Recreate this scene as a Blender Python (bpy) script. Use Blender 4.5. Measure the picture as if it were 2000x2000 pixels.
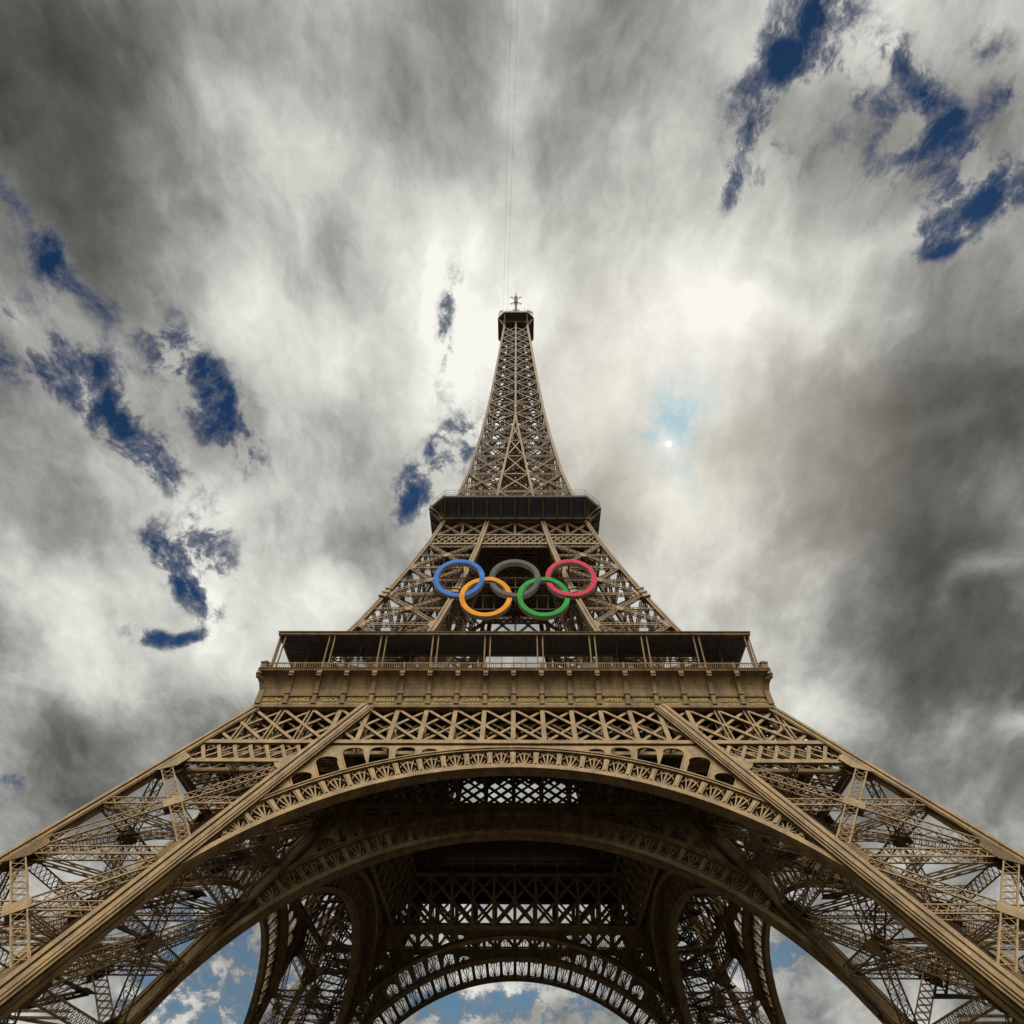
import bpy, bmesh, math, random
import numpy as np
from mathutils import Vector, Matrix
from mathutils.geometry import tessellate_polygon

random.seed(7)
rng = np.random.default_rng(7)
SC = bpy.context.scene
COL = SC.collection
for o in list(bpy.data.objects):
    bpy.data.objects.remove(o, do_unlink=True)

# ---------------------------------------------------------------- camera
F_PX, PITCH, CAM_D, CAM_H, YAW, ROLL, CAM_X = 1305.028, 0.85683, 120.3803, 1.6617, 0.01275, -0.00868, 0.6223


def cam_dir(u, v):
    c, s = math.cos(-ROLL), math.sin(-ROLL)
    u, v = c * u - s * v, s * u + c * v
    d = (u / F_PX, math.cos(PITCH) - v / F_PX * math.sin(PITCH), math.sin(PITCH) + v / F_PX * math.cos(PITCH))
    c, s = math.cos(YAW), math.sin(YAW)
    return Vector((c * d[0] - s * d[1], s * d[0] + c * d[1], d[2]))


fw = cam_dir(0, 0)
rt = (cam_dir(1, 0) - fw).normalized()
upv = (cam_dir(0, 1) - fw).normalized()
cam_data = bpy.data.cameras.new('camera')
cam = bpy.data.objects.new('camera', cam_data)
COL.objects.link(cam)
cam.matrix_world = Matrix(((rt.x, upv.x, -fw.x, CAM_X), (rt.y, upv.y, -fw.y, -CAM_D), (rt.z, upv.z, -fw.z, CAM_H), (0, 0, 0, 1)))
cam_data.sensor_width = 36.0
cam_data.sensor_fit = 'HORIZONTAL'
cam_data.lens = F_PX / 2000 * 36.0
cam_data.clip_start = 0.1
cam_data.clip_end = 20000
SC.camera = cam

# ---------------------------------------------------------------- colour management
SC.view_settings.view_transform = 'Standard'
SC.view_settings.look = 'None'
SC.view_settings.exposure = 0.0
SC.view_settings.gamma = 1.0
SC.render.resolution_x = SC.render.resolution_y = 1024
SC.cycles.max_bounces = 5
SC.cycles.diffuse_bounces = 1
SC.cycles.transparent_max_bounces = 16

# ---------------------------------------------------------------- sky and sun
SUN = Vector((0.21917, 0.56116, 0.79816)).normalized()
# every cloud bank and every blue gap stands at its own place on the cloud layer: x, y, 2x2 shape, weight
GAPS = [
    (-0.4722, 0.5053, 5.6181, 9.7515, -32.3554, 9.1695, 1.0),
    (-0.4538, 0.5975, 16.5699, 16.5492, -21.2362, 15.4453, 0.6),
    (-0.5995, 0.5593, 8.2733, 9.6007, -29.1393, 16.7482, 1.0),
    (-0.5962, 0.6318, 21.4497, 20.0919, -28.999, 23.2739, 0.5),
    (-0.7045, 0.4432, 11.9841, 8.4032, -11.1128, 28.9134, 0.85),
    (-0.6051, 0.8697, 7.3197, 9.5235, -25.2362, 6.8534, 1.0),
    (-0.5279, 0.811, 8.5499, 14.3715, -36.8326, 6.2224, 0.7),
    (-0.7096, 1.0338, 20.1947, 8.445, -14.7638, 51.8185, 0.7),
    (-0.6362, 1.0335, 34.6834, 5.7035, 13.3784, 71.2201, 0.7),
    (-0.094, 0.4138, -2.8202, 18.0882, -102.1888, -20.2606, 0.75),
    (-0.1262, 0.6544, 9.8094, -8.367, 32.9113, 27.453, 0.95),
    (-0.1712, 0.7229, 31.9734, 2.9469, -0.5459, 37.8154, 0.5),
    (0.2926, 0.0966, -7.7435, 16.7249, -36.9811, -18.2728, 1.0),
    (0.3183, 0.0664, -16.0096, 35.7399, -38.1056, -18.3728, 0.7),
    (0.2681, 0.2126, -14.555, 25.817, -54.0018, -29.9608, 0.8),
    (0.4817, 0.1753, 11.9459, 23.3407, -58.2689, 52.5725, 0.75),
    (0.5665, 0.2491, 18.436, -15.5924, 25.6979, 53.209, 0.85),
    (0.549, 0.2835, 24.1668, -18.6314, 30.5819, 70.0246, 0.6),
    (0.5455, 0.3162, 39.0603, -21.9547, 25.9549, 124.5156, 0.7),
    (0.5371, 0.1334, 18.7271, -33.7875, 67.4287, 33.838, 0.65),
    (0.4335, 0.1412, 17.2027, 27.6085, -82.2947, 83.749, 0.5),
    (-0.6028, 0.2775, 8.8668, 13.9436, -57.3749, 28.3734, 0.75),
    (-0.5784, 0.3384, 24.9337, 24.5126, -34.6884, 42.8351, 0.6),
    (-1.0173, 2.6255, 4.4112, 1.1506, -0.2261, 2.1792, 1.1),
    (0.8041, 2.4303, 13.2093, -3.9149, 7.3591, 13.3749, 0.9),
    (-0.0329, 2.8925, 4.4115, 0.0364, 0.0967, 10.835, 0.55),
    (-0.261, 2.9147, 10.5279, 0.6568, -0.1506, 8.5636, 0.5),
    (-1.1654, 1.4679, 17.4653, 10.9484, -21.9771, 23.8261, 0.6),
    (0.4188, 0.1162, 26.7844, 16.614, -37.4136, 65.2269, 0.5),
    (0.4036, 0.1569, 21.134, 34.1116, -72.7154, 71.4079, 0.45),
    (0.4814, 0.2232, 35.0366, 8.508, -44.0665, 98.8621, 0.5),
    (0.584, 0.205, 28.6437, -30.7931, 35.2142, 48.1534, 0.55),
    (0.3425, 0.1112, -11.8988, 41.851, -62.7067, -8.493, 0.4),
    (0.5062, 0.0828, 45.7135, -20.2557, -0.0537, 72.2806, 0.4),
    (0.4608, 0.1836, 7.8637, 5.713, -8.9706, 13.2084, 0.34),
    (0.5579, 0.2583, 14.4032, -5.9705, 0.2197, 18.0835, 0.25),
    (0.3951, 0.2064, 16.1194, -4.9703, 0.1504, 29.1589, 0.15),
    (-0.6353, 0.4258, 7.8405, 7.5451, -8.0806, 9.0599, 0.25),
    (0.2861, 0.1414, 18.1674, 7.7733, -6.457, 14.4214, 0.15),
    (-0.1199, 0.5665, 14.2957, 5.6189, -3.2916, 7.5319, 0.15),
    (0.0422, 2.8459, 2.0601, -0.0202, 0.0643, 3.6913, 0.35),
    (1.0127, 2.6025, 4.1848, -1.0898, 0.3436, 2.6988, 0.25),
    (-0.5791, 0.291, 8.3846, 12.9324, -18.87, 9.6154, 0.15),
]
CLOUDS = [
    (-0.5407, 0.2002, 4.0793, 6.7808, -8.1645, 4.4066, -0.27),
    (-0.5323, 0.0768, 5.3665, 3.6665, -1.976, 11.6299, -0.24),
    (-0.2816, 0.0654, 5.3679, 1.3675, -0.1994, 24.3028, -0.12),
    (-0.6632, 0.9191, 3.903, 1.7438, -1.4653, 4.5125, 0.17),
    (-0.7945, 1.1652, 4.2385, 1.4252, -0.5993, 8.5796, 0.12),
    (0.3776, 1.0444, 6.0668, -1.0201, 0.2169, 6.1319, 0.12),
    (-0.4465, 1.1036, 7.8237, 1.5226, -0.3207, 7.9746, 0.1),
    (0.6285, 0.7271, 4.4892, -1.4969, 0.1188, 2.7522, -0.13),
    (0.5528, 0.5965, 5.9909, -3.2755, 3.2367, 8.2486, -0.2),
    (0.7015, 0.5361, 8.6504, -4.9613, 3.3735, 12.6466, -0.26),
    (0.778, 0.8734, 5.3538, -0.9945, -1.9866, 7.212, -0.28),
    (0.8325, 1.127, 4.1323, -0.7553, -2.29, 7.7018, -0.26),
    (0.6386, 1.1401, 7.7111, -0.7388, -4.1854, 13.3179, -0.12),
    (-0.9446, 1.3705, 5.062, 1.4202, 1.3924, 9.9662, -0.26),
    (-0.3121, 0.7944, 13.5284, 2.1688, -0.5427, 21.0965, -0.16),
    (0.1491, 0.7073, 24.8342, 1.595, -2.5048, 12.3506, -0.26),
    (1.0315, 1.4562, 3.8973, -1.4981, 0.5529, 5.3373, -0.2),
    (-1.1904, 1.6274, 4.9545, 2.0649, -0.9387, 8.3945, -0.2),
    (0.3484, 0.1731, 14.0801, 1.7772, -7.9842, 26.9731, -0.16),
    (0.3549, 0.3463, 16.0093, -3.9357, 0.5156, 47.4107, -0.16),
    (-0.1149, 0.1611, 7.3369, 5.5865, -6.3161, 11.766, -0.12),
    (-0.2479, 0.3175, 28.3214, 10.1399, -2.2535, 11.6658, -0.16),
    (-0.1019, 0.3191, 23.8882, 1.7594, -0.1093, 13.3081, -0.06),
    (0.0539, 0.2067, 5.5434, 10.4665, -9.685, 6.5759, -0.1),
    (-0.8036, 0.7734, 11.3468, 4.7238, -0.8218, 14.2562, -0.1),
    (0.592, 1.0058, 11.0677, -1.6186, -3.4703, 18.309, -0.08),
    (-0.8657, 1.5664, 3.4515, 0.3605, 5.2707, 11.1514, -0.12),
    (0.1886, 0.7973, 21.6503, -2.0681, 0.2437, 16.9032, -0.12),
    (0.0198, 0.0814, 8.6659, -0.1426, -0.1288, 23.6304, -0.06),
    (0.1759, 0.504, 3.5396, -4.2421, 4.9192, 3.1956, 0.34),
    (0.2796, 0.7272, 12.5474, -1.8574, 0.3001, 15.1119, 0.2),
    (-0.1935, 0.4363, 5.0996, 0.6452, -0.0993, 7.3735, 0.19),
    (-0.327, 0.5003, 5.7416, 7.5316, -9.9699, 5.4537, 0.16),
    (-0.0645, 0.4218, 12.1437, 0.5256, -0.0506, 7.516, 0.1),
    (0.3441, 0.3898, 6.944, -2.1848, 1.9732, 18.682, 0.24),
    (0.4759, 0.2974, 7.1861, -4.8371, 10.8219, 28.7738, 0.2),
    (0.2479, 0.9085, 6.3392, 0.0788, -2.0292, 9.6321, 0.2),
    (0.3807, 0.8413, 10.7118, -2.0218, 0.2749, 9.0028, 0.12),
    (-0.4537, 0.7326, 6.5507, 3.512, -5.1834, 9.3601, 0.2),
    (-0.8523, 0.8685, 8.3281, 3.4855, -0.7167, 11.1191, 0.1),
    (0.825, 0.8331, 16.5476, -10.1418, 13.0486, 25.6861, 0.34),
    (0.6561, 0.5557, 13.1067, -8.123, 13.3438, 33.2323, 0.22),
    (1.058, 1.2601, 20.7902, -8.9006, 2.267, 23.2046, 0.3),
    (0.6547, 1.2398, 14.4376, -0.5309, -4.5997, 10.3427, 0.08),
    (-0.2646, 0.1986, 8.5455, 8.5002, -18.4481, 24.833, 0.14),
    (-0.0515, 0.2796, 4.1277, 12.2911, -11.5752, 3.9634, 0.14),
    (-0.0867, 2.7587, 3.417, 0.0745, 0.0261, 14.4247, 0.2),
    (1.0447, 2.7257, 7.0974, -1.8468, 0.5045, 3.8047, 0.12),
    (1.0468, 2.3655, 7.8425, -2.254, 0.8728, 6.8475, -0.1),
    (-0.3808, 0.9727, 8.2825, 1.4678, -0.3958, 11.9076, 0.12),
    (-0.3653, 0.3721, 7.5263, 7.113, -9.1527, 10.1725, 0.14),
    (0.2151, 0.0822, 29.2385, -5.5423, -0.1031, 30.5127, 0.14),
    (0.3893, 0.0968, 9.6767, 6.3724, -16.2759, 28.4575, 0.12),
    (-0.1452, 0.5756, 8.6781, 0.7473, -0.1052, 8.8555, 0.14),
    (0.0463, 0.3766, 11.4927, -0.3516, -0.0259, 16.9532, 0.12),
]
SUNGAP = [
    (0.2397, 0.5567, 16.2432, -14.4012, 18.3763, 16.4052, 1.1),
    (0.2106, 0.5965, 30.2519, -3.6629, 0.475, 40.0609, 0.8),
    (0.2537, 0.6382, 6.998, 14.6316, -36.9255, 16.6184, 0.7),
]
H0 = 0.12

world = bpy.data.worlds.new('World')
SC.world = world
world.use_nodes = True
NT = world.node_tree
NT.nodes.clear()


def nd(t, **kw):
    n = NT.nodes.new(t)
    for k, v in kw.items():
        setattr(n, k, v)
    return n


def lk(a, b):
    NT.links.new(a, b)


def mth(op, a, b=None, c=None, clamp=False):
    n = nd('ShaderNodeMath', operation=op)
    n.use_clamp = clamp
    for i, x in enumerate((a, b, c)):
        if x is None:
            continue
        if isinstance(x, (int, float)):
            n.inputs[i].default_value = x
        else:
            lk(x, n.inputs[i])
    return n.outputs[0]


def vmth(op, a, b=None):
    n = nd('ShaderNodeVectorMath', operation=op)
    for i, x in enumerate((a, b)):
        if x is None:
            continue
        if isinstance(x, (tuple, list, Vector)):
            n.inputs[i].default_value = x
        else:
            lk(x, n.inputs[i])
    return n


tc = nd('ShaderNodeTexCoord')
dirv = vmth('NORMALIZE', tc.outputs['Generated']).outputs[0]
sep = nd('ShaderNodeSeparateXYZ')
lk(dirv, sep.inputs[0])
den = mth('ADD', mth('MAXIMUM', sep.outputs[2], 0.0), H0)
cmb = nd('ShaderNodeCombineXYZ')
lk(mth('DIVIDE', sep.outputs[0], den), cmb.inputs[0])
lk(mth('DIVIDE', sep.outputs[1], den), cmb.inputs[1])
P0 = cmb.outputs[0]
den2 = mth('ADD', mth('MAXIMUM', sep.outputs[2], 0.0), 0.45)
cmb2 = nd('ShaderNodeCombineXYZ')
lk(mth('MULTIPLY', mth('DIVIDE', sep.outputs[0], den2), 1.35), cmb2.inputs[0])
lk(mth('MULTIPLY', mth('DIVIDE', sep.outputs[1], den2), 1.35), cmb2.inputs[1])
Q0 = cmb2.outputs[0]


def noise(vec, scale, detail, rough, dist=0.0, sx=1.0, sy=1.0, off=0.0, col=False):
    mp = nd('ShaderNodeMapping')
    mp.inputs['Scale'].default_value = (sx, sy, 1)
    mp.inputs['Location'].default_value = (off, off * 0.7, off * 0.31)
    lk(vec, mp.inputs[0])
    n = nd('ShaderNodeTexNoise')
    n.inputs['Scale'].default_value = scale
    n.inputs['Detail'].default_value = detail
    n.inputs['Roughness'].default_value = rough
    n.inputs['Distortion'].default_value = dist
    lk(mp.outputs[0], n.inputs['Vector'])
    return n.outputs[1 if col else 0]


# the wind warps the layer so that no bank has a drawn outline
w1 = vmth('SUBTRACT', noise(Q0, 5.0, 5, 0.55, off=3.0, col=True), (0.5, 0.5, 0.5)).outputs[0]
w1s = nd('ShaderNodeVectorMath', operation='SCALE')
lk(w1, w1s.inputs[0])
w1s.inputs['Scale'].default_value = 0.10
P1 = vmth('ADD', P0, w1s.outputs[0]).outputs[0]
Q1 = vmth('ADD', Q0, w1s.outputs[0]).outputs[0]
s1 = nd('ShaderNodeSeparateXYZ')
lk(P1, s1.inputs[0])
PX, PY = s1.outputs[0], s1.outputs[1]


def blob(b, fall=-0.75):
    x, y, a, b_, c, d, amp = b
    u = mth('ADD', mth('MULTIPLY', PX, a), mth('MULTIPLY_ADD', PY, b_, -(a * x + b_ * y)))
    v = mth('ADD', mth('MULTIPLY', PX, c), mth('MULTIPLY_ADD', PY, d, -(c * x + d * y)))
    r2 = mth('MULTIPLY_ADD', u, u, mth('MULTIPLY', v, v))
    return mth('MULTIPLY', mth('EXPONENT', mth('MULTIPLY', r2, fall)), amp)


def total(bs, fall=-0.75):
    t = None
    for b in bs:
        g = blob(b, fall)
        t = g if t is None else mth('ADD', t, g)
    return t


streak = noise(Q1, 4.0, 8, 0.52, 0.0, 1.4, 0.7, 1.3)
fine = noise(Q1, 9.0, 11, 0.64, 0.0, 1.3, 0.8, 9.1)
wisp = noise(Q1, 13.0, 12, 0.68, 0.0, 1.15, 0.85, 5.7)
big = noise(Q0, 1.9, 4, 0.5, 0.0, 1.0, 0.8, 21.0)
bright = mth('ADD', total(CLOUDS), mth('MULTIPLY_ADD', streak, 1.1, 0.56 - 0.55))
bright = mth('ADD', bright, mth('MULTIPLY_ADD', fine, 0.62, -0.31))
bright = mth('ADD', bright, mth('MULTIPLY_ADD', big, 0.16, -0.08))
gs = total(GAPS, -0.5)
gap = mth('ADD', gs, mth('MULTIPLY', mth('MULTIPLY_ADD', wisp, 7.5, -3.8), mth('MULTIPLY', gs, 1.4, clamp=True)))
mr = nd('ShaderNodeMapRange', interpolation_type='SMOOTHSTEP')
mr.inputs['From Min'].default_value = 0.15
mr.inputs['From Max'].default_value = 1.7
lk(gap, mr.inputs['Value'])
GAP = mr.outputs[0]

ramp = nd('ShaderNodeValToRGB')
stops = ((0.0, (0.047, 0.049, 0.044)), (0.22, (0.112, 0.112, 0.103)), (0.42, (0.228, 0.227, 0.213)), (0.58, (0.39, 0.39, 0.365)),
         (0.74, (0.60, 0.60, 0.555)), (0.92, (0.81, 0.81, 0.745)), (1.0, (0.94, 0.935, 0.86)))
el = ramp.color_ramp.elements
el[0].position, el[0].color = stops[0][0], (*stops[0][1], 1)
el[1].position, el[1].color = stops[-1][0], (*stops[-1][1], 1)
for p_, c_ in stops[1:-1]:
    e = el.new(p_)
    e.color = (*c_, 1)
lk(bright, ramp.inputs[0])

sky = nd('ShaderNodeTexSky', sky_type='NISHITA')
sky.sun_disc = False
sky.sun_elevation = math.asin(SUN.z)
sky.sun_rotation = math.atan2(SUN.x, SUN.y)
sky.air_density = 1.0
sky.dust_density = 0.3
sky.ozone_density = 3.0


def mixc(fac, a, b, blend='MIX'):
    n = nd('ShaderNodeMix', data_type='RGBA', blend_type=blend)
    if isinstance(fac, (int, float)):
        n.inputs[0].default_value = fac
    else:
        lk(fac, n.inputs[0])
    for i, x in ((6, a), (7, b)):
        if isinstance(x, tuple):
            n.inputs[i].default_value = (*x, 1)
        else:
            lk(x, n.inputs[i])
    return n.outputs[2]


# sun behind thin cloud: warm corona, a pale blue window and the small veiled disc
sd = vmth('DOT_PRODUCT', dirv, tuple(SUN)).outputs['Value']
ang = mth('ARCCOSINE', mth('MINIMUM', sd, 1.0))


def glow(width, shift=(0, 0)):
    return mth('EXPONENT', mth('MULTIPLY', mth('POWER', mth('DIVIDE', ang, width), 2.0), -1.0))


warm = mixc(mth('MULTIPLY', glow(0.23), 0.42), ramp.outputs[0], (1.0, 0.92, 0.76))
patch = mth('MULTIPLY', total(SUNGAP, -0.6), mth('MULTIPLY_ADD', wisp, 4.5, -1.75, clamp=True), clamp=True)
pale = mixc(mth('MULTIPLY', patch, 0.75), warm, (0.33, 0.56, 0.66))
halo = mixc(mth('MULTIPLY', glow(0.016), 0.6), pale, (0.95, 0.97, 0.97))
dm = nd('ShaderNodeMapRange', interpolation_type='SMOOTHSTEP')
dm.inputs['From Min'].default_value = 0.0066
dm.inputs['From Max'].default_value = 0.0034
lk(ang, dm.inputs['Value'])
cloudc = mixc(dm.outputs[0], halo, (1.05, 1.04, 1.0))

bg_sky = nd('ShaderNodeBackground')
low = nd('ShaderNodeMapRange')
low.inputs['From Min'].default_value = 0.25
low.inputs['From Max'].default_value = 0.6
lk(sep.outputs[2], low.inputs['Value'])
tint = mixc(low.outputs[0], (0.70, 0.90, 0.88), (0.20, 0.39, 0.56))
skyt = mixc(1.0, sky.outputs[0], tint, 'MULTIPLY')
lk(skyt, bg_sky.inputs['Color'])
bg_sky.inputs['Strength'].default_value = 0.05
thin = nd('ShaderNodeMapRange', interpolation_type='SMOOTHSTEP')
for k_, x_ in (('From Min', 0.15), ('From Max', 0.95), ('To Min', 0.0), ('To Max', 0.8)):
    thin.inputs[k_].default_value = x_
lk(gap, thin.inputs['Value'])
cloudc = mixc(thin.outputs[0], cloudc, (0.125, 0.135, 0.175))
bg_cloud = nd('ShaderNodeBackground')
lk(cloudc, bg_cloud.inputs['Color'])
# unseen rear sky, boosted high to light the ironwork, dimmed low for interior shade
def smap(v, a, b, lo, hi):
    n = nd('ShaderNodeMapRange', interpolation_type='SMOOTHSTEP')
    for k_, x in (('From Min', a), ('From Max', b), ('To Min', lo), ('To Max', hi)):
        n.inputs[k_].default_value = x
    lk(v, n.inputs['Value'])
    return n.outputs[0]


BACK_BOOST = 30.0
behind = smap(sep.outputs[1], -0.02, -0.35, 0.0, 1.0)
back = mth('MULTIPLY', behind, smap(sep.outputs[2], 0.55, 0.85, 0.0, 1.0))
dull = mth('MULTIPLY', behind, smap(sep.outputs[2], 0.5, 0.7, 1.0, 0.0))
lk(mth('MULTIPLY_ADD', dull, -0.85, mth('MULTIPLY_ADD', back, BACK_BOOST, 1.0)), bg_cloud.inputs['Strength'])
mixs = nd('ShaderNodeMixShader')
lk(GAP, mixs.inputs[0])
lk(bg_cloud.outputs[0], mixs.inputs[1])
lk(bg_sky.outputs[0], mixs.inputs[2])
wout = nd('ShaderNodeOutputWorld')
lk(mixs.outputs[0], wout.inputs['Surface'])
world.cycles.sampling_method = 'MANUAL'
world.cycles.sample_map_resolution = 512

sun_data = bpy.data.lights.new('sun', 'SUN')
sun_data.energy = 0.6
sun_data.angle = math.radians(10)
sun_data.color = (1.0, 0.94, 0.85)
sun = bpy.data.objects.new('sun', sun_data)
COL.objects.link(sun)
sun.rotation_euler = SUN.to_track_quat('Z', 'Y').to_euler()

# ---------------------------------------------------------------- materials
def material(name, rough=0.6, metallic=0.0):
    m = bpy.data.materials.new(name)
    m.use_nodes = True
    b = m.node_tree.nodes['Principled BSDF']
    b.inputs['Roughness'].default_value = rough
    b.inputs['Metallic'].default_value = metallic
    b.inputs['Specular IOR Level'].default_value = 0.22
    return m, m.node_tree, b


def noisy(name, c1, c2, scale, rough=0.6, metallic=0.0, stretch=(1, 1, 1), c3=None, bump=0.0):
    m, t, b = material(name, rough, metallic)
    g = t.nodes.new('ShaderNodeNewGeometry')
    mp = t.nodes.new('ShaderNodeMapping')
    mp.inputs['Scale'].default_value = stretch
    t.links.new(g.outputs['Position'], mp.inputs[0])
    n = t.nodes.new('ShaderNodeTexNoise')
    n.inputs['Scale'].default_value = scale
    n.inputs['Detail'].default_value = 7
    n.inputs['Roughness'].default_value = 0.65
    t.links.new(mp.outputs[0], n.inputs['Vector'])
    r = t.nodes.new('ShaderNodeValToRGB')
    e = r.color_ramp.elements
    e[0].position, e[0].color = 0.34, (*c1, 1)
    e[1].position, e[1].color = 0.66, (*c2, 1)
    if c3:
        q = e.new(0.52)
        q.color = (*c3, 1)
    t.links.new(n.outputs[0], r.inputs[0])
    # fine dirt and worn spots over the broad patches
    n2 = t.nodes.new('ShaderNodeTexNoise')
    n2.inputs['Scale'].default_value = scale * 6.5
    n2.inputs['Detail'].default_value = 5
    t.links.new(mp.outputs[0], n2.inputs['Vector'])
    r2 = t.nodes.new('ShaderNodeMapRange')
    r2.inputs['From Min'].default_value = 0.3
    r2.inputs['From Max'].default_value = 0.7
    r2.inputs['To Min'].default_value = 0.72
    r2.inputs['To Max'].default_value = 1.12
    t.links.new(n2.outputs[0], r2.inputs[0])
    mx = t.nodes.new('ShaderNodeMix')
    mx.data_type = 'RGBA'
    mx.blend_type = 'MULTIPLY'
    mx.inputs[0].default_value = 1.0
    t.links.new(r.outputs[0], mx.inputs[6])
    t.links.new(r2.outputs[0], mx.inputs[7])
    t.links.new(mx.outputs[2], b.inputs['Base Color'])
    rr = t.nodes.new('ShaderNodeMapRange')
    rr.inputs['To Min'].default_value = max(0, rough - 0.12)
    rr.inputs['To Max'].default_value = min(1, rough + 0.15)
    t.links.new(n.outputs[0], rr.inputs[0])
    t.links.new(rr.outputs[0], b.inputs['Roughness'])
    if bump:
        bp = t.nodes.new('ShaderNodeBump')
        bp.inputs['Distance'].default_value = bump
        t.links.new(n.outputs[0], bp.inputs['Height'])
        t.links.new(bp.outputs[0], b.inputs['Normal'])
    return m


IRON = noisy('brown_iron_paint', (0.105, 0.062, 0.024), (0.245, 0.151, 0.060), 0.75, 0.6, 0.0, (1, 1, 0.3), (0.185, 0.113, 0.044), 0.012)
DARKIRON = noisy('dark_iron_paint', (0.06, 0.043, 0.027), (0.10, 0.07, 0.043), 0.7, 0.65)  # darker tone of the iron colour, for floor, track and mast parts
LINING_SHADE = noisy('lining_and_shade_grey', (0.055, 0.06, 0.066), (0.095, 0.10, 0.108), 0.8, 0.7)  # canopy lining colour, also used as painted shade on the second gallery soffit
GOLD = noisy('gold_paint', (0.36, 0.265, 0.05), (0.46, 0.35, 0.085), 3.0, 0.6, 0.0)
STONE = noisy('pale_stone', (0.33, 0.30, 0.25), (0.45, 0.42, 0.36), 0.6, 0.85)
GROUND = noisy('sandy_gravel', (0.045, 0.042, 0.037), (0.075, 0.07, 0.06), 0.15, 0.95)
STEEL = noisy('pale_steel_side', (0.40, 0.36, 0.30), (0.52, 0.48, 0.40), 1.2, 0.5, 0.2)
CABLE = noisy("grey_steel_cable", (0.30, 0.30, 0.30), (0.4, 0.4, 0.4), 2.0, 0.5, 0.2)
RINGC = {
    'blue': noisy('blue_ring_paint', (0.022, 0.115, 0.42), (0.045, 0.18, 0.55), 0.9, 0.75),
    'black': noisy('black_ring_paint', (0.07, 0.067, 0.062), (0.11, 0.105, 0.096), 0.9, 0.75),
    'red': noisy('red_ring_paint', (0.45, 0.02, 0.045), (0.58, 0.04, 0.07), 0.9, 0.75),
    'yellow': noisy('yellow_ring_paint', (0.68, 0.235, 0.003), (0.76, 0.30, 0.006), 0.9, 0.75),
    'green': noisy('green_ring_paint', (0.008, 0.22, 0.02), (0.02, 0.31, 0.042), 0.9, 0.75),
}
GLASS, _t, _b = material('clear_glass', 0.05)
_b.inputs['Base Color'].default_value = (0.93, 0.97, 0.96, 1)
_b.inputs['Transmission Weight'].default_value = 1.0
_b.inputs['IOR'].default_value = 1.03
LAMPW = noisy('white_lamp_housing', (0.7, 0.7, 0.68), (0.8, 0.8, 0.78), 2.0, 0.4)


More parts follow.
